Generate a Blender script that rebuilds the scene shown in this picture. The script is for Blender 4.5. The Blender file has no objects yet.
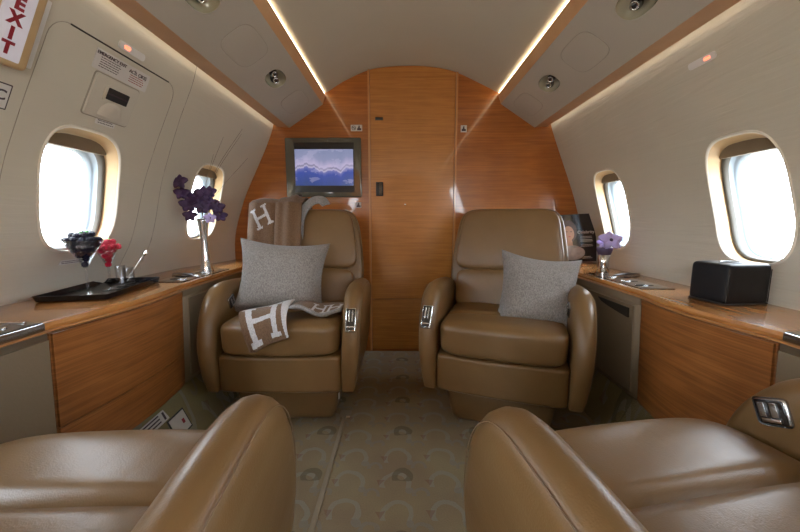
import bpy, bmesh, math, random
import numpy as np
from math import sin, cos, pi, sqrt, atan, radians
from mathutils import Vector, Matrix, geometry, noise
random.seed(7)
SC = bpy.context.scene
COL = SC.collection

# ------------------------------------------------------------------ camera
FPX = 340.0
cam_d = bpy.data.cameras.new('camera'); cam = bpy.data.objects.new('camera', cam_d); COL.objects.link(cam)
cam_d.sensor_width = 36; cam_d.lens = FPX/800*36; cam_d.clip_start = 0.02
cam.location = (0, 0, 0.88)
cam.rotation_euler = (pi/2 - atan(45/FPX), 0, atan(2/FPX))
SC.camera = cam
# ------------------------------------------------------------------ daylight
W = bpy.data.worlds.new('sky'); SC.world = W; W.use_nodes = True
nt = W.node_tree; nt.nodes.clear()
wo = nt.nodes.new('ShaderNodeOutputWorld'); bg = nt.nodes.new('ShaderNodeBackground')
tc = nt.nodes.new('ShaderNodeTexCoord'); sx = nt.nodes.new('ShaderNodeSeparateXYZ')
cr = nt.nodes.new('ShaderNodeValToRGB')
nt.links.new(tc.outputs['Generated'], sx.inputs[0]); nt.links.new(sx.outputs[2], cr.inputs[0])
e = cr.color_ramp.elements
e[0].position = 0.0; e[0].color = (.55, .57, .55, 1)
e[1].position = 0.6; e[1].color = (.80, .90, 1, 1)
x = e.new(.04); x.color = (.86, .93, 1, 1)
nt.links.new(cr.outputs[0], bg.inputs[0]); bg.inputs[1].default_value = 12.0
nt.links.new(bg.outputs[0], wo.inputs[0])
LED = 6.0       # cove light strips
LED2 = 3.5
SC.view_settings.view_transform = 'Standard'; SC.view_settings.look = 'None'
SC.view_settings.gamma = 1; SC.view_settings.use_curve_mapping = False
SC.view_settings.exposure = 0.66
SC.cycles.max_bounces = 10; SC.cycles.diffuse_bounces = 6; SC.cycles.transparent_max_bounces = 16
SC.cycles.sample_clamp_indirect = 6.0
SC.cycles.caustics_reflective = False

# ------------------------------------------------------------------ materials
def newmat(name):
    m = bpy.data.materials.new(name); m.use_nodes = True
    return m, m.node_tree, m.node_tree.nodes['Principled BSDF']
def N(t, kind, **kw):
    n = t.nodes.new(kind)
    for k, v in kw.items():
        if k in n.inputs.keys() if isinstance(k, str) else False: n.inputs[k].default_value = v
        else: setattr(n, k, v)
    return n
def L(t, a, b): t.links.new(a, b)
def coords(t, scale=(1, 1, 1), kind='Object', rot=(0, 0, 0)):
    c = t.nodes.new('ShaderNodeTexCoord'); m = t.nodes.new('ShaderNodeMapping')
    m.inputs['Scale'].default_value = scale; m.inputs['Rotation'].default_value = rot
    L(t, c.outputs[kind], m.inputs[0]); return m.outputs[0]
def ramp(t, src, stops):
    r = t.nodes.new('ShaderNodeValToRGB'); e = r.color_ramp.elements
    e[0].position, e[0].color = stops[0][0], (*stops[0][1], 1)
    e[1].position, e[1].color = stops[-1][0], (*stops[-1][1], 1)
    for p, c in stops[1:-1]:
        q = e.new(p); q.color = (*c, 1)
    L(t, src, r.inputs[0]); return r.outputs[0]
def math_(t, op, a, b=None, c=None):
    n = t.nodes.new('ShaderNodeMath'); n.operation = op
    for i, v in enumerate((a, b, c)):
        if v is None: continue
        if isinstance(v, (int, float)): n.inputs[i].default_value = v
        else: L(t, v, n.inputs[i])
    return n.outputs[0]
def mixc(t, f, a, b):
    n = t.nodes.new('ShaderNodeMix'); n.data_type = 'RGBA'
    if isinstance(f, (int, float)): n.inputs[0].default_value = f
    else: L(t, f, n.inputs[0])
    for i, v in ((6, a), (7, b)):
        if isinstance(v, tuple): n.inputs[i].default_value = (*v, 1)
        else: L(t, v, n.inputs[i])
    return n.outputs[2]
def bump(t, b, h, strength=.3, dist=.002):
    n = t.nodes.new('ShaderNodeBump'); n.inputs['Strength'].default_value = strength
    n.inputs['Distance'].default_value = dist
    L(t, h, n.inputs['Height']); L(t, n.outputs[0], b.inputs['Normal']); return n
def plain(name, col, rough=.5, metal=0, coat=0, emis=None, es=0, var=.06):
    m, t, b = newmat(name)
    nz = N(t, 'ShaderNodeTexNoise'); nz.inputs['Scale'].default_value = 14; L(t, coords(t), nz.inputs[0])
    lo = tuple(c*(1-var) for c in col); hi = tuple(min(1, c*(1+var)) for c in col)
    L(t, ramp(t, nz.outputs[0], [(.3, lo), (.7, hi)]), b.inputs['Base Color'])
    b.inputs['Roughness'].default_value = rough; b.inputs['Metallic'].default_value = metal
    b.inputs['Coat Weight'].default_value = coat; b.inputs['Coat Roughness'].default_value = .05
    if emis: b.inputs['Emission Color'].default_value = (*emis, 1); b.inputs['Emission Strength'].default_value = es
    return m
def leather(name, col, rough=.36):
    m, t, b = newmat(name)
    c = coords(t)
    v = N(t, 'ShaderNodeTexVoronoi'); v.inputs['Scale'].default_value = 380; L(t, c, v.inputs[0])
    n = N(t, 'ShaderNodeTexNoise'); n.inputs['Scale'].default_value = 7; n.inputs['Detail'].default_value = 4; L(t, c, n.inputs[0])
    L(t, ramp(t, n.outputs[0], [(.3, tuple(k*.9 for k in col)), (.7, tuple(k*1.08 for k in col))]), b.inputs['Base Color'])
    w = N(t, 'ShaderNodeTexNoise'); w.inputs['Scale'].default_value = 16; w.inputs['Detail'].default_value = 3; L(t, coords(t, (1, .35, 1)), w.inputs[0])
    h = math_(t, 'ADD', math_(t, 'MULTIPLY', v.outputs[0], .12), math_(t, 'MULTIPLY', w.outputs[0], 1.2))
    bump(t, b, h, .35, .004)
    b.inputs['Roughness'].default_value = rough
    b.inputs['Specular IOR Level'].default_value = .55
    return m
def wood(name, a, b_, axis='z', rough=.28, coat=1.0, fine=90):
    """figured veneer, grain lines running across, glossy lacquer"""
    m, t, b = newmat(name)
    sc = {'z': (3.2, 3.2, fine), 'y': (fine, 1.6, fine)}[axis]
    n = N(t, 'ShaderNodeTexNoise'); n.inputs['Scale'].default_value = 1.0; n.inputs['Detail'].default_value = 5
    n.inputs['Distortion'].default_value = .9
    L(t, coords(t, sc), n.inputs[0])
    n2 = N(t, 'ShaderNodeTexNoise'); n2.inputs['Scale'].default_value = 2.2; n2.inputs['Detail'].default_value = 3
    L(t, coords(t, (3, 3, .6)), n2.inputs[0])
    n3 = N(t, 'ShaderNodeTexNoise'); n3.inputs['Scale'].default_value = 1.0; n3.inputs['Detail'].default_value = 2
    L(t, coords(t, (9, 9, 22)), n3.inputs[0])
    f = math_(t, 'ADD', math_(t, 'MULTIPLY', n.outputs[0], .62), math_(t, 'ADD', math_(t, 'MULTIPLY', n2.outputs[0], .2), math_(t, 'MULTIPLY', n3.outputs[0], .2)))
    mid = tuple((p+q)/2 for p, q in zip(a, b_))
    L(t, ramp(t, f, [(.36, b_), (.5, mid), (.62, a)]), b.inputs['Base Color'])
    b.inputs['Roughness'].default_value = rough
    b.inputs['Coat Weight'].default_value = coat*.6; b.inputs['Coat Roughness'].default_value = .04
    return m
def lining(name, col, sc=(30, 3.0, 60), st=.5, rough=.75):
    """vinyl liner with long soft wrinkles running fore and aft"""
    m, t, b = newmat(name)
    n = N(t, 'ShaderNodeTexNoise'); n.inputs['Scale'].default_value = 1; n.inputs['Detail'].default_value = 4; n.inputs['Distortion'].default_value = .6
    L(t, coords(t, sc), n.inputs[0])
    n2 = N(t, 'ShaderNodeTexNoise'); n2.inputs['Scale'].default_value = 3; L(t, coords(t), n2.inputs[0])
    L(t, ramp(t, n2.outputs[0], [(.3, tuple(k*.96 for k in col)), (.7, tuple(k*1.03 for k in col))]), b.inputs['Base Color'])
    bump(t, b, n.outputs[0], st, .004); b.inputs['Roughness'].default_value = rough
    return m
M = {}
M['leather'] = leather('tan_leather', (.190, .108, .042), .36)
M['leather_dark'] = leather('tan_leather_shell', (.165, .094, .036), .42)
M['wood_b'] = wood('bulkhead_veneer', (.44, .150, .028), (.28, .088, .016))
M['wood_d'] = wood('door_veneer', (.50, .215, .050), (.37, .145, .030))
M['wood_c'] = wood('cabinet_veneer', (.40, .150, .042), (.20, .068, .018), fine=120)
M['wood_t'] = wood('ledge_veneer', (.56, .26, .08), (.36, .14, .04), axis='y', rough=.25, fine=25)
M['wood_strip'] = wood('ceiling_trim_veneer', (.62, .37, .20), (.52, .29, .145), axis='z', rough=.35, coat=.3, fine=1.5)
M['edge'] = plain('pale_maple_edge', (.55, .27, .10), .3, coat=.6)
M['liner'] = lining('sidewall_liner', (.58, .54, .455), (34, 3.0, 70), .3)
M['liner_wrinkled'] = lining('sidewall_liner_wrinkled', (.58, .54, .455), (26, 4.0, 60), .9)
M['hatch'] = lining('hatch_liner', (.57, .53, .455), (20, 4, 50), .3)
M['ceil'] = lining('headliner', (.50, .465, .385), (8, 8, 8), .1)
M['soffit'] = lining('soffit_liner', (.47, .43, .37), (8, 8, 8), .08)
M['beige'] = lining('cabinet_ultraleather', (.235, .175, .110), (120, 120, 120), .1, .6)
M['black'] = plain('black_gloss', (.012, .012, .014), .08, coat=1)
M['black_soft'] = plain('black_matte', (.02, .019, .02), .45)
M['dark'] = plain('shadow_gap', (.03, .025, .02), .7)
M['chrome'] = plain('chrome', (.82, .82, .82), .08, 1)
M['steel'] = plain('brushed_steel', (.5, .5, .5), .25, 1)
M['tvframe'] = plain('tv_bezel', (.10, .095, .075), .12, coat=1)
M['cream'] = plain('cream_plastic', (.68, .60, .46), .35)
M['tanplastic'] = plain('tan_plastic', (.55, .38, .20), .4)
M['white'] = plain('white_plastic', (.75, .75, .74), .4)
M['plac'] = plain('placard_white', (.62, .60, .58), .4)
M['gasket'] = plain('window_gasket', (.10, .09, .075), .5)
M['ink'] = plain('dark_ink', (.06, .04, .05), .6)
M['seam'] = plain('seam_shadow', (.33, .30, .25), .7)
M['lip'] = plain('window_lip', (.72, .68, .60), .35)
M['redink'] = plain('red_ink', (.30, .015, .03), .5)
M['exitface'] = plain('exit_sign_face', (.62, .60, .66), .35, emis=(.8, .78, .9), es=.12)
M['redlight'] = plain('red_lamp', (.9, .3, .2), .3, emis=(1, .20, .10), es=1.3)
M['led'] = plain('led_strip', (1, .95, .8), .5, emis=(1, .88, .62), es=LED)
M['led2'] = plain('wash_light', (1, .95, .8), .5, emis=(1, .90, .72), es=LED2)
M['mint'] = plain('mint_leaf', (.10, .42, .05), .4)
M['blackberry'] = plain('blackberry_skin', (.012, .012, .035), .18)
M['raspberry'] = plain('raspberry_skin', (.55, .02, .05), .25)
M['purple'] = plain('purple_petal', (.045, .018, .085), .5, var=.3)
M['lilac'] = plain('lilac_petal', (.50, .43, .85), .5, var=.2)
M['stem'] = plain('green_stem', (.10, .13, .05), .5)
M['grass'] = plain('dry_grass', (.16, .12, .08), .6)
M['lamp'] = plain('lamp_lens', (.7, .8, .8), .1, emis=(.7, .9, .9), es=1.2)
M['dish'] = plain('lamp_dish', (.44, .41, .30), .15, coat=1)

def glassmat(name, tint=(1, 1, 1), refl=1.0):
    m = bpy.data.materials.new(name); m.use_nodes = True; t = m.node_tree; t.nodes.clear()
    o = t.nodes.new('ShaderNodeOutputMaterial'); tr = t.nodes.new('ShaderNodeBsdfTransparent'); gl = t.nodes.new('ShaderNodeBsdfGlossy')
    mx = t.nodes.new('ShaderNodeMixShader'); fr = t.nodes.new('ShaderNodeLayerWeight')
    tr.inputs[0].default_value = (*tint, 1); gl.inputs['Roughness'].default_value = .02
    L(t, math_(t, 'MULTIPLY', math_(t, 'ADD', math_(t, 'MULTIPLY', math_(t, 'POWER', fr.outputs[1], 3), .55), .04), refl), mx.inputs[0]); L(t, tr.outputs[0], mx.inputs[1]); L(t, gl.outputs[0], mx.inputs[2]); L(t, mx.outputs[0], o.inputs[0])
    return m
M['pane'] = glassmat('window_glass', (.98, .99, 1), .8)
M['glass'] = glassmat('clear_glass', (.95, .96, .97), 1.6)

# carpet: beige with grey-green C shapes and small red wedges in rows
def carpet(name, rot=(0, 0, 0), base=(.34, .265, .175)):
    m, t, b = newmat(name)
    nz = N(t, 'ShaderNodeTexNoise'); nz.inputs['Scale'].default_value = 9; nz.inputs['Detail'].default_value = 3
    co = coords(t, (1, 1, 1), 'Object', rot); L(t, co, nz.inputs[0])
    add = t.nodes.new('ShaderNodeVectorMath'); add.operation = 'MULTIPLY_ADD'
    L(t, nz.outputs[1], add.inputs[0]); add.inputs[1].default_value = (.035, .035, 0); L(t, co, add.inputs[2])
    s = t.nodes.new('ShaderNodeSeparateXYZ'); L(t, add.outputs[0], s.inputs[0])
    def ringset(px, py, ox, oy, r, w, open_):
        fx = math_(t, 'SUBTRACT', math_(t, 'FRACT', math_(t, 'DIVIDE', math_(t, 'ADD', s.outputs[0], 10+ox), px)), .5)
        fy = math_(t, 'SUBTRACT', math_(t, 'FRACT', math_(t, 'DIVIDE', math_(t, 'ADD', s.outputs[1], 10+oy), py)), .5)
        X = math_(t, 'MULTIPLY', fx, px); Y = math_(t, 'MULTIPLY', fy, py)
        d = math_(t, 'SQRT', math_(t, 'ADD', math_(t, 'MULTIPLY', X, X), math_(t, 'MULTIPLY', Y, Y)))
        k = math_(t, 'LESS_THAN', math_(t, 'ABSOLUTE', math_(t, 'SUBTRACT', d, r)), w)
        if open_: k = math_(t, 'MULTIPLY', k, math_(t, 'GREATER_THAN', Y, -r*open_))
        return k, X, Y
    r1, X1, Y1 = ringset(.16, .125, 0, 0, .046, .008, .45)
    r2, _, _ = ringset(.16, .125, .08, .05, .022, .006, .3)
    r3, _, _ = ringset(.32, .25, .06, .03, .028, .011, .7)
    dot, _, _ = ringset(.16, .125, .115, .03, .0, .013, 0)
    wedge = math_(t, 'MULTIPLY', math_(t, 'LESS_THAN', math_(t, 'ABSOLUTE', math_(t, 'ADD', X1, .052)), math_(t, 'ADD', math_(t, 'MULTIPLY', Y1, .5), .007)),
                  math_(t, 'LESS_THAN', math_(t, 'ABSOLUTE', Y1), .014))
    fine = N(t, 'ShaderNodeTexNoise'); fine.inputs['Scale'].default_value = 260; fine.inputs['Detail'].default_value = 2; L(t, co, fine.inputs[0])
    big = N(t, 'ShaderNodeTexNoise'); big.inputs['Scale'].default_value = 5; L(t, co, big.inputs[0])
    c = ramp(t, big.outputs[0], [(.35, tuple(k*.86 for k in base)), (.65, (base[0]*1.02, base[1]*1.08, base[2]*1.0))])
    c = mixc(t, math_(t, 'MULTIPLY', r1, .6), c, (.33, .335, .29))
    c = mixc(t, math_(t, 'MULTIPLY', r2, .6), c, (.27, .26, .23))
    c = mixc(t, math_(t, 'MULTIPLY', r3, .6), c, (.13, .11, .07))
    c = mixc(t, math_(t, 'MULTIPLY', dot, .6), c, (.27, .27, .25))
    c = mixc(t, math_(t, 'MULTIPLY', wedge, .4), c, (.22, .07, .06))
    c = mixc(t, math_(t, 'MULTIPLY', fine.outputs[0], .35), c, (.12, .10, .07))
    L(t, c, b.inputs['Base Color']); b.inputs['Roughness'].default_value = .95; b.inputs['Specular IOR Level'].default_value = .1
    bump(t, b, fine.outputs[0], .6, .004)
    return m
M['carpet'] = carpet('patterned_carpet')
M['carpet2'] = carpet('patterned_carpet_riser', (0, 0, .6), (.30, .255, .14))
def tweed(name, a, b_):
    m, t, b = newmat(name)
    n = N(t, 'ShaderNodeTexNoise'); n.inputs['Scale'].default_value = 1; n.inputs['Detail'].default_value = 3; L(t, coords(t, (420, 420, 90)), n.inputs[0])
    n2 = N(t, 'ShaderNodeTexNoise'); n2.inputs['Scale'].default_value = 190; n2.inputs['Detail'].default_value = 4; L(t, coords(t), n2.inputs[0])
    f = math_(t, 'ADD', math_(t, 'MULTIPLY', n.outputs[0], .55), math_(t, 'MULTIPLY', n2.outputs[0], .45))
    L(t, ramp(t, f, [(.38, b_), (.62, a)]), b.inputs['Base Color'])
    bump(t, b, f, .7, .004); b.inputs['Roughness'].default_value = .85; b.inputs['Sheen Weight'].default_value = .15
    return m
M['tweed'] = tweed('silver_grey_tweed', (.34, .31, .29), (.17, .155, .145))
M['wool_brown'] = tweed('brown_wool', (.21, .120, .066), (.13, .073, .038))
M['wool_white'] = tweed('grey_white_wool', (.70, .69, .71), (.50, .49, .51))
M['wool_grey'] = tweed('light_grey_wool', (.36, .35, .35), (.20, .195, .195))

# ------------------------------------------------------------------ mesh helpers
def link(name, me, mats, parent=None, smooth=True):
    o = bpy.data.objects.new(name, me); COL.objects.link(o)
    for m in (mats if isinstance(mats, (list, tuple)) else [mats]): me.materials.append(M[m] if isinstance(m, str) else m)
    if smooth: me.polygons.foreach_set('use_smooth', [True]*len(me.polygons))
    if parent: o.parent = parent
    return o
def obj(name, bm, mats, parent=None, smooth=True, auto=None):
    bmesh.ops.recalc_face_normals(bm, faces=bm.faces)
    if auto is not None:
        for ed in bm.edges:
            if len(ed.link_faces) == 2 and ed.calc_face_angle(0) > radians(auto): ed.smooth = False
    me = bpy.data.meshes.new(name); bm.to_mesh(me); bm.free()
    return link(name, me, mats, parent, smooth)
def tag(o, label=None, cat=None, group=None, kind=None):
    if label: o['label'] = label
    if cat: o['category'] = cat
    if group: o['group'] = group
    if kind: o['kind'] = kind
    return o
def thing(name, label, cat, loc=(0, 0, 0), rz=0, group=None):
    o = bpy.data.objects.new(name, None); COL.objects.link(o); o.location = loc; o.rotation_euler = (0, 0, rz)
    return tag(o, label, cat, group)
def struct(o): o['kind'] = 'structure'; return o
def copy_tree(o, parent=None):
    c = o.copy(); COL.objects.link(c)
    if parent: c.parent = parent
    for ch in list(o.children): copy_tree(ch, c)
    return c
def box(bm, c, s, rot=None, bev=0, seg=2):
    old = set(bm.verts)
    r = bmesh.ops.create_cube(bm, size=1); vs = r['verts']
    for v in vs: v.co = Vector((v.co.x*s[0], v.co.y*s[1], v.co.z*s[2]))
    if bev:
        es = list({e for v in vs for e in v.link_edges})
        bmesh.ops.bevel(bm, geom=es, offset=bev, segments=seg, profile=.5, affect='EDGES')
    vs = [v for v in bm.verts if v not in old]
    mt = Matrix.Translation(c) @ (rot.to_4x4() if rot is not None else Matrix())
    for v in vs: v.co = mt @ v.co
    return vs
def boxobj(name, c, s, mat, parent=None, bev=.003, rot=None, seg=2):
    bm = bmesh.new(); box(bm, c, s, rot, bev, seg); return obj(name, bm, mat, parent, auto=40)
def surf(f, nu, nv, cu=False, cv=False, bm=None):
    bm = bm or bmesh.new()
    V = [[bm.verts.new(f(i/(nu if cu else nu-1), j/(nv if cv else nv-1))) for j in range(nv)] for i in range(nu)]
    F = {}
    for i in range(nu if cu else nu-1):
        for j in range(nv if cv else nv-1):
            F[i, j] = bm.faces.new((V[i][j], V[(i+1) % nu][j], V[(i+1) % nu][(j+1) % nv], V[i][(j+1) % nv]))
    return bm, V, F
def lathe(prof, n=28, bm=None, at=(0, 0, 0)):
    a = Vector(at); P_ = prof
    return surf(lambda u, v: a + Vector((P_[round(v*(len(P_)-1))][0]*cos(2*pi*u), P_[round(v*(len(P_)-1))][0]*sin(2*pi*u), P_[round(v*(len(P_)-1))][1])), n, len(P_), cu=True, bm=bm)[0]
def smoothpath(pts, n=8):
    pts = [Vector(p) for p in pts]; out = []
    for i in range(len(pts)-1):
        p0 = pts[max(i-1, 0)]; p1 = pts[i]; p2 = pts[i+1]; p3 = pts[min(i+2, len(pts)-1)]
        for k in range(n):
            t = k/n
            out.append(.5*((2*p1)+(p2-p0)*t+(2*p0-5*p1+4*p2-p3)*t*t+(3*p1-p0-3*p2+p3)*t**3))
    out.append(pts[-1]); return out
def tube(pts, r, n=8, bm=None, closed=False):
    pts = [Vector(p) for p in pts]; bm = bm or bmesh.new(); rings = []; m = len(pts)
    for i, p in enumerate(pts):
        a = pts[(i-1) % m] if closed else pts[max(i-1, 0)]; b = pts[(i+1) % m] if closed else pts[min(i+1, m-1)]
        d = (b-a).normalized(); up = Vector((0, 0, 1)) if abs(d.z) < .9 else Vector((1, 0, 0))
        s = d.cross(up).normalized(); q = s.cross(d)
        rr = r(i/(m-1)) if callable(r) else r
        rings.append([bm.verts.new(p + (s*cos(2*pi*k/n)+q*sin(2*pi*k/n))*rr) for k in range(n)])
    for i in range(m if closed else m-1):
        for k in range(n):
            A, B = rings[i], rings[(i+1) % m]
            bm.faces.new((A[k], A[(k+1) % n], B[(k+1) % n], B[k]))
    if not closed: bm.faces.new(rings[0]); bm.faces.new(rings[-1])
    return bm
def pad(fn, n=5.0, cuts=14, bm=None):
    """closed cushion: superellipsoid in [-1,1]^3 passed through fn"""
    bm = bm or bmesh.new()
    r = bmesh.ops.create_cube(bm, size=2); es = list({e for v in r['verts'] for e in v.link_edges})
    sub = bmesh.ops.subdivide_edges(bm, edges=es, cuts=cuts, use_grid_fill=True)
    vs = list(bm.verts)
    for v in vs:
        c = v.co; c = Vector([math.copysign(abs(k)**.8, k) for k in c])
        k = (abs(c.x)**n+abs(c.y)**n+abs(c.z)**n)**(1/n)
        v.co = Vector(fn(*(c/k)))
    return bm
def text(name, body, size, mat, parent, mtx, bold=0, ext=.0006, align='CENTER', spacing=1.0):
    cu = bpy.data.curves.new(name, 'FONT'); cu.body = body; cu.size = size; cu.extrude = ext; cu.align_x = align; cu.align_y = 'CENTER'
    cu.offset = bold; cu.space_character = spacing
    o = bpy.data.objects.new(name, cu); COL.objects.link(o)
    me = bpy.data.meshes.new_from_object(o); bpy.data.objects.remove(o)
    me.transform(mtx)
    return link(name, me, mat, parent, smooth=False)
def frame_mtx(o, xa, ya, za):
    m = Matrix.Identity(4)
    for i, a in enumerate((xa, ya, za)):
        a = Vector(a).normalized()
        for k in range(3): m[k][i] = a[k]
    for k in range(3): m[k][3] = o[k]
    return m

# ------------------------------------------------------------------ fuselage section
YB = 2.227; YR = -2.6
LZ = [0, .58, .64, .70, .79, .88, 1.04, 1.18, 1.32, 1.42, 1.50, 1.60]
LN = [-1.20, -1.20, -1.195, -1.165, -1.105, -1.068, -1.012, -.945, -.872, -.825, -.800, -.775]
LB = [-1.10, -1.10, -1.10, -1.10, -1.092, -1.068, -1.010, -.940, -.870, -.825, -.800, -.775]
RB = [1.19, 1.19, 1.19, 1.19, 1.185, 1.15, 1.10, 1.045, .988, .948, .922, .895]
RN = [1.12, 1.12, 1.12, 1.125, 1.130, 1.125, 1.09, 1.045, .988, .948, .922, .895]
zz = np.linspace(-.1, 1.75, 371)
def _sm(vals):
    v = np.interp(zz, LZ, vals); k = np.hanning(21); k /= k.sum()
    return np.convolve(np.pad(v, 10, 'edge'), k, 'valid')
TLN, TLB, TRN, TRB = _sm(LN), _sm(LB), _sm(RN), _sm(RB)
def wx(side, y, z):
    t = min(max((y-1.75)/.45, 0), 1); t = t*t*(3-2*t)
    if side > 0: return float(np.interp(z, zz, TRN))*(1-t)+float(np.interp(z, zz, TRB))*t
    return float(np.interp(z, zz, TLN))*(1-t)+float(np.interp(z, zz, TLB))*t
def wp(side, y, z, off=0):
    """point on the sidewall, pushed off into the cabin"""
    p = Vector((wx(side, y, z), y, z)); n = wn(side, y, z); return p + n*off
def wn(side, y, z):
    d = .01; tz = Vector((wx(side, y, z+d)-wx(side, y, z-d), 0, 2*d)); ty = Vector((wx(side, y+d, z)-wx(side, y-d, z), 2*d, 0))
    n = tz.cross(ty).normalized()
    return n if n.x*side < 0 else -n

WINS = {-1: [(1.118, .968), (1.81, .972)], 1: [(1.115, .948), (1.825, .940)]}
for s_ in (-1, 1):
    for k in range(1, 4): WINS[s_].append((WINS[s_][0][0]-.70*k, WINS[s_][0][1]))
HWY = .135
def whalf(side): return .186 if side < 0 else .202
def win_outline(side, yc, zc, sc=0.0, n=40, grow=0.0):
    """rounded window outline in (y, z)"""
    a, b = (HWY if side < 0 else .126)+grow, whalf(side)+grow; out = []
    shear = .18 if side < 0 else -.10
    for k in range(n):
        t = 2*pi*k/n; c, s = cos(t), sin(t); e = 2/3.4
        dy = a*math.copysign(abs(c)**e, c); dz = b*math.copysign(abs(s)**e, s)
        out.append((yc+dy-shear*dz, zc+dz))
    return out
def cdt_surface(pts, holes, mapf, mats, name, smooth=True):
    """planar triangulation with holes, mapped to 3d"""
    verts = [Vector(p) for p in pts]; edges = []
    for h in holes:
        b0 = len(verts); verts += [Vector(p) for p in h]; n = len(h)
        edges += [(b0+i, b0+(i+1) % n) for i in range(n)]
    r = geometry.delaunay_2d_cdt(verts, edges, [], 0, 1e-5)
    vs, fs = r[0], r[2]
    def inside(p, poly):
        c = False; j = len(poly)-1
        for i in range(len(poly)):
            (xi, yi), (xj, yj) = poly[i], poly[j]
            if (yi > p[1]) != (yj > p[1]) and p[0] < (xj-xi)*(p[1]-yi)/(yj-yi)+xi: c = not c
            j = i
        return c
    keep = []
    for f in fs:
        c = sum((vs[i] for i in f), Vector((0, 0)))/len(f)
        if not any(inside(c, h) for h in holes): keep.append(f)
    me = bpy.data.meshes.new(name); me.from_pydata([mapf(v.x, v.y) for v in vs], [], keep)
    me.update()
    return link(name, me, mats, smooth=smooth)
# sidewalls with the window openings cut out, plus unseen openings added behind the camera for more daylight
FILL_OPENING_Y = (-2.45, -1.55)
for side, nm in ((-1, 'wall_left'), (1, 'wall_right')):
    holes = [win_outline(side, y, z) for y, z in WINS[side]]
    holes.append([(FILL_OPENING_Y[0]+(FILL_OPENING_Y[1]-FILL_OPENING_Y[0])*a, .06+1.42*b) for a, b in [(k/8, 0) for k in range(8)]+[(1, k/12) for k in range(12)]+[(1-k/8, 1) for k in range(8)]+[(0, 1-k/12) for k in range(12)]])
    pts = []
    for j in range(int((YB+.02-YR)/.06)+2):
        y = min(YR+j*.06, YB+.02)
        for i in range(34):
            z = 1.60*i/33
            if FILL_OPENING_Y[0]-.03 < y < FILL_OPENING_Y[1]+.03 and .03 < z < 1.51: continue
            if any(abs(y-c) < HWY+.03 and abs(z-q) < whalf(side)+.03 for c, q in WINS[side]): continue
            pts.append((y, z))
    o = cdt_surface(pts, holes, lambda y, z: wp(side, y, z), 'liner' if side < 0 else 'liner_wrinkled', nm); struct(o)

# ceiling vault, from behind one soffit over to behind the other
VA = [(-.772, 1.595), (-.62, 1.66), (-.50, 1.672), (-.470, 1.668), (-.352, 1.738), (-.204, 1.799), (-.07, 1.818), (.06, 1.822), (.19, 1.814), (.324, 1.787), (.461, 1.729), (.588, 1.668), (.62, 1.672), (.74, 1.66), (.892, 1.595)]
vp = smoothpath([(x, 0, z) for x, z in VA[3:12]], 6)
vp = [Vector((x, 0, z)) for x, z in VA[:3]] + vp + [Vector((x, 0, z)) for x, z in VA[12:]]
bm = surf(lambda u, v: Vector((vp[round(u*(len(vp)-1))].x, YR+(YB+.02-YR)*v, vp[round(u*(len(vp)-1))].z)), len(vp), 20)[0]
struct(obj('ceiling', bm, 'ceil', auto=50))
# floor
bm = bmesh.new(); box(bm, (-.04, (YR+YB)/2, -.02), (2.34, YB-YR, .04))
struct(obj('floor', bm, 'carpet', smooth=False))
# wedge of carpet that runs up the foot of each side
for side, nm, xf, xt in ((-1, 'baseboard_left', -.835, -.925), (1, 'baseboard_right', .850, .925)):
    bm = bmesh.new()
    prof = [(xf, 0.0), (xf+side*.012, .03), (xt-side*.012, .185), (xt, .198), (xt+side*.06, .198), (xt+side*.06, 0)]
    A = [bm.verts.new((x, YR, z)) for x, z in prof]; B = [bm.verts.new((x, YB-.004, z)) for x, z in prof]
    for i in range(len(prof)): bm.faces.new((A[i], A[(i+1) % 6], B[(i+1) % 6], B[i]))
    bm.faces.new(A); bm.faces.new(B)
    struct(obj(nm, bm, 'carpet2', smooth=False))
# narrow strip along the carpet
bm = bmesh.new(); box(bm, (-.258, .78, .004), (.016, 1.36, .008), None, .002)
box(bm, (-.258, 1.455, .004), (.05, .05, .008), None, .003)
struct(obj('trim_5', bm, plain('carpet_edging', (.30, .25, .18), .8), auto=40))

# bulkheads
def arch(y0, y1, name, mat, zlo=0.0, ztop=1.84, xl=-1.10, xr=1.22, arc=None):
    out = arc
    bm = bmesh.new(); A = [bm.verts.new((x, y0, z)) for x, z in out]; B = [bm.verts.new((x, y1, z)) for x, z in out]
    bm.faces.new(A); bm.faces.new(B[::-1]); n = len(out)
    for i in range(n): bm.faces.new((A[i], A[(i+1) % n], B[(i+1) % n], B[i]))
    return obj(name, bm, mat, smooth=False)
sec = [(wx(-1, YB, z)-.004, z) for z in np.linspace(0, 1.6, 24)] + [(x, z+.003) for x, z in [(p.x, p.z) for p in vp[1:-1]]] + [(wx(1, YB, z)+.004, z) for z in np.linspace(1.6, 0, 24)]
struct(arch(YB, YB+.05, 'wall_front', 'wood_b', arc=sec))
secr = [(wx(-1, 0, z)-.004, z) for z in np.linspace(0, 1.6, 24)] + [(x, z+.003) for x, z in [(p.x, p.z) for p in vp[1:-1]]] + [(wx(1, 0, z)+.004, z) for z in np.linspace(1.6, 0, 24)]
struct(arch(YR-.05, YR, 'wall_rear', 'wood_b', arc=secr))

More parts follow.
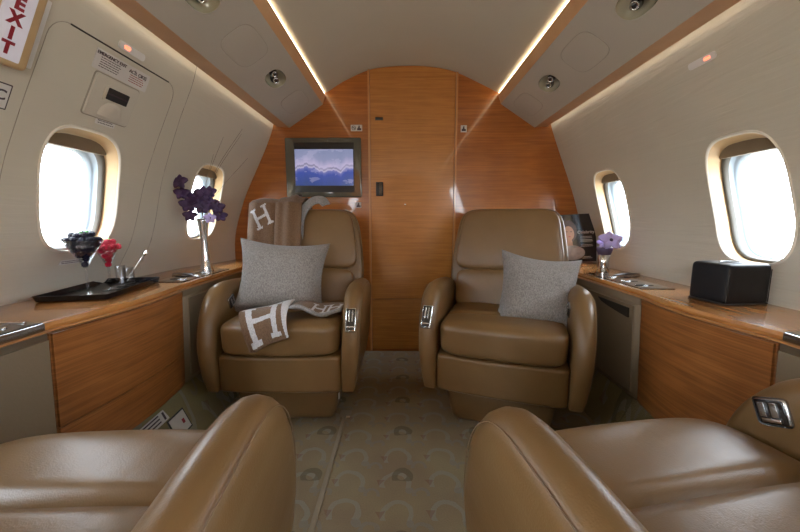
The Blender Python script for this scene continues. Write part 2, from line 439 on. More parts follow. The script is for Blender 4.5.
# central door with its arched head
def ceil_z(x):
    return float(np.interp(x, [p.x for p in vp], [p.z for p in vp]))
def arch_panel(name, x0, x1, z0, z1, mat, parent=None, y=YB, th=.012):
    xs = np.linspace(x0, x1, 14)
    pts = [(x0, z0), (x1, z0)] + [(x, (ceil_z(x)-.004) if z1 is None else z1) for x in xs[::-1]]
    bm = bmesh.new(); A = [bm.verts.new((x, y-th, z)) for x, z in pts]; B = [bm.verts.new((x, y-.0005, z)) for x, z in pts]
    bm.faces.new(A); bm.faces.new(B[::-1]); n = len(pts)
    for i in range(n): bm.faces.new((A[i], A[(i+1) % n], B[(i+1) % n], B[i]))
    return obj(name, bm, mat, parent, smooth=False)
door = arch_panel('door_1', -.198, .328, .368, None, 'wood_d'); struct(door)
arch_panel('kick_panel', -.198, .328, .02, .364, 'wood_d', door)
bm = bmesh.new(); box(bm, (-.143, YB-.013, 1.510), (.048, .004, .018), None, .001); obj('vent_slot', bm, 'black_soft', door, auto=40)
h = boxobj('handle_recess', (-.143, YB-.014, 1.082), (.046, .006, .088), 'black_soft', door, .002)
boxobj('latch', (-.137, YB-.018, 1.082), (.014, .006, .072), plain('latch_bronze', (.10, .075, .05), .3, .6), h, .002)
bm = bmesh.new()
lathe([(0, 0), (.006, 0), (.006, .004), (0, .004)], 14, bm)
bmesh.ops.rotate(bm, verts=bm.verts, cent=(0, 0, 0), matrix=Matrix.Rotation(pi/2, 3, 'X')); bmesh.ops.translate(bm, verts=bm.verts, vec=(.02, YB-.012, .985))
obj('lock', bm, 'chrome', door)
for k, xx in ((1, -.206), (2, .337)):
    struct(arch_panel('trim_%d' % k, xx-.006, xx+.006, .01, None, 'edge', th=.020))
for k, (a, b_) in enumerate(((-1.08, -.214), (.345, 1.12))):      # shadow line of the side panels
    pass

# soffits: planar liner with oval lamp recesses, veneer strips along both edges
SOF = {-1: dict(A=(-.475, 1.654), B=(-.493, 1.600), C=(-.708, 1.460), D=(-.786, 1.466)),
       1: dict(A=(.592, 1.654), B=(.612, 1.600), C=(.828, 1.460), D=(.908, 1.466))}
LAMPS = {-1: [(1.085, .45), (1.685, .45)], 1: [(1.13, .45), (1.75, .45)]}
HATS = {-1: [(1.385, .47), (1.99, .47)], 1: [(1.44, .47), (2.04, .47)]}
def soff(side, t, y, off=0):
    B, C = SOF[side]['B'], SOF[side]['C']
    d = Vector((C[0]-B[0], 0, C[1]-B[1])).normalized(); n = Vector((-d.z*side, 0, d.x*side)); n = n if n.z < 0 else -n
    return Vector((B[0]+(C[0]-B[0])*t, y, B[1]+(C[1]-B[1])*t)) + n*off
SW = (Vector((SOF[1]['C'][0]-SOF[1]['B'][0], SOF[1]['C'][1]-SOF[1]['B'][1]))).length
def oval(tc, yc, a, b, n=36, e=2/2.4):
    return [(tc+a/SW*math.copysign(abs(cos(2*pi*k/n))**e, cos(2*pi*k/n)), yc+b*math.copysign(abs(sin(2*pi*k/n))**e, sin(2*pi*k/n))) for k in range(n)]
lampno = 0
for side in (-1, 1):
    sd = 'left' if side < 0 else 'right'
    holes = [oval(t, y, .046, .078) for y, t in LAMPS[side]]
    pts = [(t, y) for t in np.linspace(0, 1, 9) for y in np.linspace(YR, YB, 70) if not any(abs(y-q) < .1 and abs(t-w)*SW < .06 for q, w in LAMPS[side])]
    o = cdt_surface(pts, holes, lambda t, y: soff(side, t, y), 'soffit', 'ceiling_soffit', smooth=False); struct(o)
    A, B, C, D = (SOF[side][k] for k in 'ABCD')
    def strip(poly, nm, mat):
        bm = bmesh.new(); P0 = [bm.verts.new((x, YR, z)) for x, z in poly]; P1 = [bm.verts.new((x, YB-.002, z)) for x, z in poly]; n = len(poly)
        for i in range(n): bm.faces.new((P0[i], P0[(i+1) % n], P1[(i+1) % n], P1[i]))
        bm.faces.new(P0); bm.faces.new(P1[::-1])
        return struct(obj(nm, bm, mat, smooth=False))
    strip([A, B, (B[0]+side*.01, B[1]+.004), (A[0]+side*.012, A[1])], 'trim_%d' % (6 if side < 0 else 8), 'wood_strip')
    strip([C, D, (D[0], D[1]+.012), (C[0]+side*.004, C[1]+.012)], 'trim_%d' % (7 if side < 0 else 9), 'wood_strip')
    # visible light line on top of the inner fascia, and the hidden wash light over the sidewall
    bm = bmesh.new(); box(bm, (A[0]+side*.007, (YR+YB)/2, A[1]+.006), (.008, YB-YR-.02, .008))
    o = obj('cove_light', bm, 'led', smooth=False)
    tag(o, 'thin bright light strip along the inner edge of the %s ceiling soffit' % sd, 'light', )
    bm = bmesh.new(); box(bm, (D[0]-side*.022, (YR+YB)/2, D[1]+.040), (.016, YB-YR-.02, .010))
    o = obj('wash_light', bm, 'led2', smooth=False)
    tag(o, 'glowing light tube hidden above the outer veneer strip of the %s soffit' % sd, 'light')
    n = (soff(side, .5, 1, .1)-soff(side, .5, 1)).normalized()
    d = (soff(side, 1, 1)-soff(side, 0, 1)).normalized()
    for k, (y, t) in enumerate(LAMPS[side]):
        root = thing('reading_light', 'twin-eyeball reading light recessed in the %s ceiling soffit, %s' % (sd, 'nearer of its two' if k == 0 else 'farther one by the wood bulkhead'), 'ceiling light', tuple(soff(side, t, y)), group='recessed reading lights')
        def dish(u, v):
            a = 2*pi*u; e = 2/2.4; ph = v*pi/2
            r = cos(ph)**.7 if v < 1 else 0
            return d*(.046*r*math.copysign(abs(cos(a))**e, cos(a))) + Vector((0, .078*r*math.copysign(abs(sin(a))**e, sin(a)), 0)) - n*(.045*sin(ph))
        obj('recess_bowl', surf(dish, 36, 8, cu=True)[0], 'dish', root)
        ring = [d*(.047*math.copysign(abs(cos(a))**(2/2.4), cos(a))) + Vector((0, .079*math.copysign(abs(sin(a))**(2/2.4), sin(a)), 0)) for a in [2*pi*k/36 for k in range(36)]]
        obj('rim', tube(ring, .0018, 6, closed=True), 'soffit', root)
        for s2 in (-1, 1):
            bm = bmesh.new(); bmesh.ops.create_uvsphere(bm, u_segments=18, v_segments=12, radius=.019)
            bmesh.ops.translate(bm, verts=bm.verts, vec=Vector((0, s2*.024, 0))-n*.018 + d*(.008*s2))
            eb = obj('eyeball', bm, 'black', root)
            bm = bmesh.new(); lathe([(0, 0), (.010, 0), (.0125, .003), (.0135, 0), (.0135, -.006), (.011, -.009)], 20, bm)
            q = Vector((0, 0, 1)).rotation_difference((n + Vector((-side*.3, -.5, 0))).normalized()).to_matrix()
            for v in bm.verts: v.co = q @ v.co + Vector((0, s2*.024, 0)) - n*.018 + d*(.008*s2) + (q @ Vector((0, 0, .017)))
            ln = obj('lens_ring', bm, 'chrome', eb)
    for k, (y, t) in enumerate(HATS[side]):
        o = thing('access_panel', 'beige rounded access panel in the %s ceiling soffit, %s' % (sd, 'nearer one between the two lamp recesses' if k == 0 else 'farther one beside the bulkhead'), 'panel', tuple(soff(side, t, y)), group='oxygen mask doors in the soffits')
        pr = [d*(.070*math.copysign(abs(cos(a))**.55, cos(a))) + Vector((0, .108*math.copysign(abs(sin(a))**.55, sin(a)), 0)) for a in [2*pi*k/40 for k in range(40)]]
        bm = bmesh.new(); F0 = [bm.verts.new(p+n*.0005) for p in pr]; F1 = [bm.verts.new(p*.985+n*.002) for p in pr]
        for i in range(40): bm.faces.new((F0[i], F0[(i+1) % 40], F1[(i+1) % 40], F1[i]))
        bm.faces.new(F1); obj('cover', bm, 'soffit', o, auto=20)
        obj('gap', tube([p*1.01+n*.0004 for p in pr], .0008, 5, closed=True), 'seam', o)

# ------------------------------------------------------------------ windows
wn_no = 0
for side in (-1, 1):
    for idx, (yc, zc) in enumerate(WINS[side]):
        wn_no += 1
        out = win_outline(side, yc, zc, n=48)
        nn = wn(side, yc, zc); ax = Vector((side, 0, -.18 if side else 0)).normalized()
        c0 = wp(side, yc, zc)
        base = [wp(side, y, z) for y, z in out]
        def ring(scale, depth):
            r = []
            for p in base:
                q = c0 + (p-c0)*scale
                r.append(q + ax*depth)
            return r
        def loft(specs, bm=None):
            bm = bm or bmesh.new(); R = [[bm.verts.new(p) for p in ring(s, dd)] for s, dd in specs]
            for A, B in zip(R, R[1:]):
                for i in range(48): bm.faces.new((A[i], A[(i+1) % 48], B[(i+1) % 48], B[i]))
            return bm
        root = obj('window_%d' % wn_no, loft([(.990, .002), (.980, .02), (.970, .040), (.962, .046)]), 'tanplastic'); struct(root)
        obj('window_frame', loft([(1.035, .003), (1.03, -.003), (1.015, -.006), (1.0, -.005), (.990, .002)]), 'lip', root)
        obj('window_gasket', loft([(.962, .046), (.940, .044), (.905, .052), (.895, .065)]), 'gasket', root)
        obj('outer_reveal', loft([(.895, .065), (.885, .078), (.870, .082), (.850, .084), (.845, .105)]), plain('outer_reveal_blue', (.30, .36, .42), .4), root)
        bm = bmesh.new(); R = [bm.verts.new(p) for p in ring(.86, .100)]; cc = bm.verts.new(c0+ax*.100)
        for i in range(48): bm.faces.new((R[i], R[(i+1) % 48], cc))
        obj('window_pane', bm, 'pane', root)
        # shade, a little way down from the top
        bm = bmesh.new(); T0 = ring(.95, .034)
        hz = whalf(side)
        sel = [i for i in range(48) if (out[i][1]-zc) > .80*hz]
        sel.sort(key=lambda i: out[i][0])
        top = [T0[i] for i in sel]
        low_z = .80*hz*.93
        bot = [Vector((wx(side, p.y, zc+low_z)+(ax*.034).x, p.y, zc+low_z-.004)) for p in top]
        bot[0].y -= .0; 
        for off in (0, .004):
            pass
        a = [bm.verts.new(p) for p in top]; b_ = [bm.verts.new(p) for p in bot]; a2 = [bm.verts.new(p+ax*.006) for p in top]; b2 = [bm.verts.new(p+ax*.006) for p in bot]
        m_ = len(top)
        for i in range(m_-1):
            bm.faces.new((a[i], a[i+1], b_[i+1], b_[i])); bm.faces.new((a2[i], b2[i], b2[i+1], a2[i+1])); bm.faces.new((b_[i], b_[i+1], b2[i+1], b2[i]))
        obj('window_shade', bm, plain('shade_brown', (.17, .125, .08), .6), root)

# ------------------------------------------------------------------ side ledges and cabinets
LX = {-1: (-.882, -.875, [(-2.6, YB)], .818, 1.335), 1: (.862, .850, None, .760, 1.208)}
ZT = .63
def front_x(side, y):
    """front line of the ledge: straight with a soft bow over the veneered cabinet"""
    xf = -.885 if side < 0 else .868
    y0, y1 = (.818, 1.335) if side < 0 else (.760, 1.208)
    if y0 < y < y1: xf -= side*.026*sin(pi*(y-y0)/(y1-y0))
    return xf
for side in (-1, 1):
    sd = 'left' if side < 0 else 'right'
    y0, y1 = (.818, 1.335) if side < 0 else (.760, 1.208)
    root = thing('side_ledge', 'long glossy wooden ledge top running below the %s windows' % sd, 'ledge', (0, 0, 0))
    ys = [-1.45, -1, 0, y0-.001] + list(np.linspace(y0, y1, 24)) + [y1+.001, 1.6, 1.8, 1.95, 2.05, 2.15, YB-.003]
    def slab(zlo, zhi, o_f, mat, nm, par, yy=ys, o_b=.004):
        bm = bmesh.new(); rows = []
        for y in yy:
            xf = front_x(side, y)-side*o_f; xb = wx(side, y, ZT)-side*o_b
            rows.append([bm.verts.new(p) for p in ((xf, y, zlo), (xf-side*.003, y, (zlo+zhi)/2), (xf, y, zhi), (xb, y, zhi), (xb, y, zlo))])
        for A, B in zip(rows, rows[1:]):
            for i in range(5): bm.faces.new((A[i], A[(i+1) % 5], B[(i+1) % 5], B[i]))
        bm.faces.new(rows[0]); bm.faces.new(rows[-1][::-1])
        return obj(nm, bm, mat, par, auto=25)
    slab(ZT-.018, ZT, .006, 'wood_t', 'ledge_top', root)
    slab(ZT-.024, ZT-.0185, .012, 'edge', 'edge_band', root, o_b=.10)
    def inlay(ya, yb, w0, w1, nm='glossy_inlay'):
        bm = bmesh.new(); q = []
        for y in (ya, yb):
            for w in (w0, w1): q.append((front_x(side, y)+side*w, y))
        order = [q[0], q[1], q[3], q[2]]
        A = [bm.verts.new((x, y, ZT+.0002)) for x, y in order]; B = [bm.verts.new((x, y, ZT+.0025)) for x, y in order]
        bm.faces.new(A); bm.faces.new(B)
        for i in range(4): bm.faces.new((A[i], A[(i+1) % 4], B[(i+1) % 4], B[i]))
        o = obj(nm, bm, 'black', root, smooth=False); tag(o, 'glossy black inlay'); return o
    n1 = inlay(-.2, y0-.012, .0, .15)
    n2 = inlay(y1+.03, y1+.42, .02, .14)
    # chrome hinge bars and finger catch on the near inlay
    for yy in (y0-.06, y0-.02):
        bm = bmesh.new(); box(bm, (front_x(side, .5)+side*.085, yy, ZT+.004), (.10, .008, .004), None, .0015); obj('chrome_bar', bm, 'chrome', root, auto=40)
    bm = bmesh.new(); box(bm, (front_x(side, .5)-side*.006, (y0-.6), ZT-.008), (.008, 1.17, .020), None, .003); obj('chrome_edge', bm, 'steel', root, auto=40)
    for yy in (y1+.10, y1+.19, y1+.28):
        bm = bmesh.new(); box(bm, (front_x(side, 1.6)+side*.075, yy, ZT+.004), (.07, .006, .003), None, .001); obj('chrome_bar', bm, 'chrome', root, auto=40)
    # cabinets
    def cab(ya, yb, mat, label, bow=False, nseg=2):
        c = thing('side_cabinet', label, 'cabinet', (0, 0, 0), group='cabinets along the %s side' % sd)
        bm = bmesh.new(); rows = []
        for y in np.linspace(ya, yb, nseg):
            xf = front_x(side, min(max(y, ya+1e-4), yb-1e-4)) if bow else (-.885 if side < 0 else .868)
            xb = wx(side, y, .4)-side*.01
            rows.append([bm.verts.new(p) for p in ((xf+side*.022, y, .205), (xf+side*.002, y, ZT-.030), (xb, y, ZT-.030), (xb, y, .205))])
        for A, B in zip(rows, rows[1:]):
            for i in range(4): bm.faces.new((A[i], A[(i+1) % 4], B[(i+1) % 4], B[i]))
        bm.faces.new(rows[0]); bm.faces.new(rows[-1][::-1])
        obj('body', bm, mat, c, auto=25)
        return c
    def face_plate(c, nm, ya, yb, za, zb, mat, bow, th=.006, n=12, off=0):
        bm = bmesh.new(); rows = []
        for y in np.linspace(ya, yb, n):
            xf = front_x(side, y) if bow else (-.885 if side < 0 else .868)
            f = lambda z: xf + side*(.002+.020*(ZT-.03-z)/(ZT-.235)) - side*off
            rows.append([bm.verts.new(p) for p in ((f(za)-side*th, y, za), (f(zb)-side*th, y, zb), (f(zb)+side*.002, y, zb), (f(za)+side*.002, y, za))])
        for A, B in zip(rows, rows[1:]):
            for i in range(4): bm.faces.new((A[i], A[(i+1) % 4], B[(i+1) % 4], B[i]))
        bm.faces.new(rows[0]); bm.faces.new(rows[-1][::-1])
        return obj(nm, bm, mat, c, auto=25)
    c = cab(-.9, y0-.003, 'beige', 'beige cabinet nearest the camera on the %s, beside the near armchair' % sd)
    face_plate(c, 'panel', -.3, y0-.006, .21, .585, 'beige', False)
    if side > 0:
        dk = face_plate(c, 'finger_pull', .55, .70, .50, .535, 'dark', False, .007)
    c = cab(y0+.001, y1-.001, 'wood_c', 'bow-fronted glossy wooden cabinet under the near %s window' % sd, True, 24)
    dr = face_plate(c, 'door', y0+.004, y1-.004, .345 if side < 0 else .21, .598, 'wood_c', True, .006, 24)
    if side < 0: face_plate(c, 'lower_door', y0+.004, y1-.004, .208, .341, 'wood_c', True, .006, 24)
    c = cab(y1+.003, YB-.006, 'beige', 'beige cabinet on the %s beside the far armchair and the bulkhead' % sd)
    face_plate(c, 'rail', y1+.006, YB-.02, .575, .600, 'beige', False, .003)
    d1 = face_plate(c, 'door', y1+.04, y1+.42, .225, .565, 'beige', False, .006)
    if side > 0:
        bm = bmesh.new(); xf = .868; yy = [y1+.06+.20*k/10 for k in range(11)]
        top = [bm.verts.new((xf-.0065, y, .552)) for y in yy]; bot = [bm.verts.new((xf-.0065, y, .552-.036*(1-k/10)**.5-.001)) for k, y in enumerate(yy)]
        for i in range(10): bm.faces.new((top[i], top[i+1], bot[i+1], bot[i]))
        ext = bmesh.ops.extrude_face_region(bm, geom=list(bm.faces)); bmesh.ops.translate(bm, verts=[g for g in ext['geom'] if isinstance(g, bmesh.types.BMVert)], vec=(.01, 0, 0))
        obj('finger_pull', bm, 'dark', d1, smooth=False)
#OBJECTS#
# ------------------------------------------------------------------ armchairs
def arm_outline():
    pts = [(.000, .180), (.022, .27), (.028, .36), (.014, .45), (-.020, .525), (-.075, .585), (-.150, .612), (-.30, .606), (-.43, .585), (-.49, .54), (-.505, .45), (-.50, .30), (-.49, .18)]
    return [(p.x, p.y) for p in smoothpath([(a, b, 0) for a, b in pts], 6)]
def armw(z): return float(np.interp(z, [.18, .26, .36, .46, .56, .62], [.048, .062, .074, .080, .084, .084]))
def arm_mesh(side):
    out = arm_outline(); out2 = []
    n0 = len(out)
    for k in range(1, 14): out2.append((-.49+.49*k/14, .18))
    loop = out + out2; n = len(loop)
    # inward normals
    nor = []
    cy, cz = -.24, .38
    for i in range(n):
        a = Vector(loop[i-1]); b = Vector(loop[(i+1) % n]); d = (b-a).normalized(); q = Vector((d.y, -d.x))
        if q.dot(Vector((cy, cz))-Vector(loop[i])) < 0: q = -q
        nor.append(q)
    R = .047
    specs = []
    for k in range(9):
        a = -pi/2+pi*k/8; specs.append((sin(a), R*(1-cos(a))))
    bm = bmesh.new(); rings = []
    def mk(t, inset, frac=None):
        r = []
        for (y, z), q in zip(loop, nor):
            f = min(1, max(0, (z-.18)/.10))
            ins = inset*(.15+.85*min(1, max(0, (z-.20)/.25)))*(1.0 if t > 0 else .55+.45*f)
            y2, z2 = y+q.x*ins, z+q.y*ins
            if frac is not None: y2 += (cy-y2)*frac; z2 += (cz-z2)*frac
            w = armw(z2); r.append(bm.verts.new((side*(.254+w*(t+1)/2), y2, z2)))
        return r
    fr = [.85, .6, .35, .15]
    rings = [mk(-1, R, f) for f in fr] + [mk(t, i) for t, i in specs] + [mk(1, R, f) for f in fr[::-1]]
    for A, B in zip(rings, rings[1:]):
        for i in range(n): bm.faces.new((A[i], A[(i+1) % n], B[(i+1) % n], B[i]))
    bm.faces.new(rings[0]); bm.faces.new(rings[-1][::-1])
    return bm
def arm_seam(side):
    out = arm_outline()[0:62]
    pts = []
    for y, z in out:
        cy, cz = -.24, .38
        d = Vector((cy-y, cz-z)).normalized()*.018
        y2, z2 = y+d.x, z+d.y
        pts.append((side*(.254+armw(z2)*.935), y2, z2))
    return pts
def make_armchair(name, label, aisle, lean, loc, rz, py=-.150):
    t = thing(name, label, 'armchair', loc, rz, 'tan leather swivel armchairs')
    # pedestal
    bm = bmesh.new(); vs = box(bm, (0, -.27, .080), (.46, .40, .16), None, .03, 3)
    for v in vs:
        k = (v.co.z)/.16; v.co.x *= .86+.14*k; v.co.y = -.27+(v.co.y+.27)*(.88+.12*k)
    obj('base', bm, 'leather_dark', t, auto=50)
    bm = bmesh.new(); lathe([(0, .158), (.19, .158), (.205, .163), (.21, .170), (.205, .178), (0, .179)], 40, bm, (0, -.24, 0)); obj('swivel_plate', bm, 'leather_dark', t)
    def fp(a, b, c):
        return (a*.253, -.255+.256*b+(.012*(1-a*a) if b > 0 else 0), .258+.077*c)
    obj('front_panel', pad(fp, 30, 16), 'leather', t)
    # seat: thigh roll and main pad with a crease between them
    def sc(a, b, c):
        x = a*.250*(1-.012*(1-c)); y = -.215+.235*b; z = .402+.066*c
        if c > 0:
            z += .012*(1-a**4)*c + .002*c - .020*math.exp(-((y+.165)/.011)**2)*c
            z -= .006*max(0, (y+.06)/.08)**2*c
        return (x, y + .012*(1-a*a)*(b > .5), z)
    obj('seat_cushion', pad(sc, 7.5, 34), 'leather', t)
    # back
    piv = Vector((0, -.415, .44)); rot = Matrix.Rotation(radians(lean), 3, 'X')
    def bp(x, y, z): return tuple(piv + rot @ Vector((x, y, z)))
    def wid(h): return float(np.interp(h, [0, .12, .20, .30, .42, .53], [.262, .284, .290, .282, .266, .252]))
    def sh(a, b, c):
        h = .255+.272*c; return bp(a*wid(h), -.065+.058*b+.03*(1-a*a)*(b < 0)*-1, h)
    obj('back_shell', pad(sh, 7.5, 22), 'leather_dark', t)
    def up(a, b, c):
        h = .352+.158*c; return bp(a*(wid(h)-.024), -.008+.040*b+.020*(1-a*a)*(b > 0)*(1-c*c*.4), h)
    obj('upper_back_cushion', pad(up, 6.5, 22), 'leather', t)
    def lo(a, b, c):
        h = .100+.096*c; return bp(a*.248, .006+.045*b+.022*(1-a*a)*(b > 0), h)
    obj('lower_back_cushion', pad(lo, 6.5, 20), 'leather', t)
    for s in (-1, 1):
        ar = obj('arm', arm_mesh(s), 'leather', t)
        obj('stitching', tube(smoothpath(arm_seam(s)[::3], 3), .0009, 5), plain('stitch_thread', (.22, .145, .08), .7), ar)
        if s == aisle:
            # control panel let into the front slope
            tang = Vector((0, -.075, .13)).normalized(); nrm = Vector((0, tang.z, -tang.y)).normalized()
            X = Vector((-1, 0, 0)); c = Vector((s*(.254+.041), -.004, .488)) - nrm*.003
            q = Matrix((X, nrm, tang)).transposed()
            def B(cx, cz, sx_, sz_, dy, th, nm, mt, par, bev=.004):
                bm = bmesh.new(); box(bm, (0, 0, 0), (sx_, th, sz_), None, bev, 3)
                for v in bm.verts: v.co = c + q @ (v.co + Vector((cx, dy, cz)))
                return obj(nm, bm, mt, par, auto=40)
            p = B(0, 0, .044, .100, .000, .016, 'control_panel', 'chrome', ar, .007)
            B(0, .0, .034, .088, .0075, .003, 'panel_face', 'black', p, .001)
            B(-.006, .014, .006, .048, .0095, .004, 'switch', 'chrome', p, .001)
            B(.007, .014, .006, .048, .0095, .004, 'switch', 'steel', p, .001)
            B(0, -.030, .028, .005, .0095, .004, 'switch', 'chrome', p, .001)
        else:
            c = Vector((s*.2545, py, .530 if py < -.1 else .522)); q = Matrix.Rotation(radians(-22), 3, 'X')
            def B(cy, cz, sy, sz, dx, th, nm, mt, par, bev=.003):
                bm = bmesh.new(); box(bm, (0, 0, 0), (th, sy, sz), None, bev, 3)
                for v in bm.verts: v.co = c + q @ (v.co + Vector((-s*dx, cy, cz)))
                return obj(nm, bm, mt, par, auto=40)
            p = B(0, 0, .056, .052, .001, .010, 'control_panel', 'steel', ar, .008)
            B(0, 0, .046, .042, .0055, .003, 'panel_face', 'black', p)
            B(.011, .004, .011, .026, .0085, .005, 'switch', 'steel', p, .001)
            B(-.008, .004, .011, .026, .0085, .005, 'switch', 'steel', p, .001)
            B(0, -.015, .030, .007, .0085, .006, 'switch', 'chrome', p, .001)
    return t, bp, wid
# far pair faces the camera, near pair faces the bulkhead
fl, fl_bp, wid = make_armchair('armchair', 'tan leather armchair facing the camera with a brown throw over its back', -1, 14, (-.500, 1.315, 0), pi)
fr, fr_bp, _ = make_armchair('armchair', 'tan leather armchair facing the camera with only a grey pillow, before the magazine', 1, 14, (.380, 1.268, 0), radians(161))
nl, _, _ = make_armchair('armchair', 'tan leather armchair in the left foreground seen from behind, its rounded arm by the aisle', 1, 52, (-.540, .606, 0), radians(3))
nr, _, _ = make_armchair('armchair', 'tan leather armchair in the right foreground seen from behind, switch panel on its window-side arm', -1, 52, (.440, .636, 0), radians(10), -.075)
# fix: aisle side of the far chairs is local x < 0 for the left one (turned round)
bpy.context.view_layer.update()
def world(o, p):
    return Matrix.Translation(o.location) @ o.rotation_euler.to_matrix().to_4x4() @ Vector(p)

# small white tag hanging on the far left chair's pedestal
bm = bmesh.new(); box(bm, world(fl, (-.222, -.10, .115)), (.004, .014, .030), None, .001); tag(obj('paper_tag', bm, 'white', None, auto=40), 'tiny white tag on the pedestal of the left armchair facing the camera', 'tag')

# pillows
def pillow(name, label, c, w, h, th, R, grp):
    def f(a, b, c_):
        # a across, c_ up, b thickness; corners drawn out into points, edges drawn in
        A = math.copysign(min(1, abs(a)*1.04), a); Cc = math.copysign(min(1, abs(c_)*1.04), c_)
        x = A*w/2*(1-.14*(1-Cc*Cc)); z = Cc*h/2*(1-.15*(1-A*A))
        t = max(0, (1-A**4)*(1-Cc**4))**.55
        wr = .006*noise.noise(Vector((A*3+len(label), Cc*3, b)))
        return Vector(c) + R @ Vector((x, b*(th/2*t+.004)+wr*t, z))
    r = pad(f, 16, 30); o = obj(name, r, 'tweed')
    tag(o, label, 'pillow', grp)
    loop = []
    for k in range(80):
        u = k/20; i = int(u) % 4; q = u-int(u); e = [(-1+2*q, -1), (1, -1+2*q), (1-2*q, 1), (-1, 1-2*q)][i]
        A, Cc = e; loop.append(Vector(c) + R @ Vector((A*w/2*(1-.14*(1-Cc*Cc)), 0, Cc*h/2*(1-.15*(1-A*A)))))
    pp = obj('piping', tube(loop, .0035, 6, closed=True), 'tweed', o)
    return o
RA = Matrix.Rotation(radians(4), 3, 'Z') @ Matrix.Rotation(radians(4), 3, 'Y') @ Matrix.Rotation(radians(-16), 3, 'X')
pillow('pillow', 'silver-grey woven pillow propped on the armchair with the brown throw', (-.560, 1.565, .620), .415, .345, .16, RA, 'grey pillows')
RB = Matrix.Rotation(radians(-9), 3, 'Z') @ Matrix.Rotation(radians(7), 3, 'Y') @ Matrix.Rotation(radians(-18), 3, 'X')
pillow('pillow', 'silver-grey woven pillow on the armchair next to the magazine, without a throw', (.600, 1.480, .562), .345, .350, .17, RB, 'grey pillows')

# ------------------------------------------------------------------ brown throw with a woven white letter pattern
def isH(u, v):
    u, v = abs(u), abs(v)
    return (.19 < u < .31 and v < .42) or (v < .055 and u < .25) or (.35 < v < .43 and .12 < u < .38)
def sheet(name, fn, nu, nv, mats, pick, parent, th=.006):
    bm, V, F = surf(fn, nu, nv)
    for (i, j), f in F.items(): f.material_index = pick((i+.5)/(nu-1), (j+.5)/(nv-1))
    o = obj(name, bm, mats, parent)
    m = o.modifiers.new('thick', 'SOLIDIFY'); m.thickness = th; m.offset = 0
    return o
throw = thing('throw_blanket', 'brown wool throw woven with white H letters, over the left armchair back and seat', 'blanket', (0, 0, 0))
def back_w(x, h, off): return world(fl, fl_bp(x, off, h))
def drape(x, s, lift=0):
    """s: 0 hanging behind .. .3 at the top .. 1 low on the front"""
    if s < .25: q = s/.25; return (x, .33+.205*q, -.135-lift)
    if s < .36: a = (s-.25)/.11*pi; return (x, .535+.025*sin(a)+lift*sin(a), -.045-.09*cos(a)*1.0)
    q = (s-.36)/.64; return (x, .535-.46*q, .052+lift+.010*sin(pi*q))
def dw(x, s, lift): 
    X, h, o_ = drape(x, s, lift); return back_w(X, h, o_)
def f1(u, v):
    x = .300-.145*u; w_ = .006*sin(u*9)*min(1, v*2)
    return dw(x - .012*v, v, .010+.022*sin(pi*u)**2*.7+w_)
def p1(u, v):
    a = (u-.50)*.145; b = (.47-v)*.62
    ca, sa = cos(radians(-28)), sin(radians(-28)); A, B = (a*ca-b*sa)/.115, (a*sa+b*ca)/.115
    return 1 if isH(A, B) else 0
sheet('printed_fold', f1, 60, 150, ['wool_brown', 'wool_white'], p1, throw)
def f2(u, v):
    x = .155-.135*u
    return dw(x - .01*v, v, .024+.018*sin(pi*u)**2+.004*sin(u*14))
sheet('plain_fold', f2, 40, 80, ['wool_brown'], lambda u, v: 0, throw)
# turned-over edge: pale underside outwards, arching from the top of the back down to the pillow
cpath = smoothpath([(-.105, .522, .085), (-.075, .552, .075), (-.030, .545, .075), (.012, .500, .075), (.032, .430, .065), (.030, .340, .050), (.010, .250, .040)], 8)
def f3(u, v):
    k = v*(len(cpath)-1); i = min(int(k), len(cpath)-2); c = cpath[i].lerp(cpath[i+1], k-i); d = (cpath[i+1]-cpath[i]).normalized()
    nrm = Vector((d.y, -d.x, 0)); w = .034+.024*sin(pi*min(1, v*1.1+.05))
    off = c.z + .006*sin(pi*u) - .045*(1-u)
    x, h = c.x+nrm.x*w*(u-.5)*1.0, c.y+nrm.y*w*(u-.5)
    return back_w(x, h, off)
sheet('turned_edge', f3, 14, 60, ['wool_grey'], lambda u, v: 0, throw)
# front corner of the throw lying over the edge of the seat
def f4(u, v):
    top = Vector((-.668+.200*u, 1.375+.075*u, .503+.036*u))
    low = Vector((-.588+.150*u, 1.262+.002*u, .372+.066*u))
    mid = Vector((-.633+.180*u, 1.236+.010*u, .548+.006*u))
    q = v; P_ = top*(1-q)**2+mid*2*q*(1-q)+low*q*q
    return P_ + Vector((0, -.004*sin(u*9), .003*sin(u*9+v*3)))
def p4(u, v):
    if u > .80+.16*v or v < .06+.03*u: return 1
    A, B = (u-.46)*.200/.20, (.53-v)*.17/.165
    ca, sa = cos(radians(-4)), sin(radians(-4)); A2, B2 = A*ca-B*sa, A*sa+B*ca
    return 1 if isH(A2, B2) else 0
sheet('seat_corner', f4, 110, 100, ['wool_brown', 'wool_white'], p4, throw)
def f6(u, v):
    return Vector((-.455+.20*u, 1.335+.05*u+.13*v, .522-.022*u+.004*sin(u*9)+.014*sin(u*6+1)*(1-v)))
def p6(u, v):
    if v < .10: return 2
    for cx in (.50, .83):
        if isH((u-cx)*.20/.085, (v-.42)*.13/.11): return 1
    return 0
sheet('seat_fold', f6, 90, 30, ['wool_brown', 'wool_white', 'wool_grey'], p6, throw, .014)

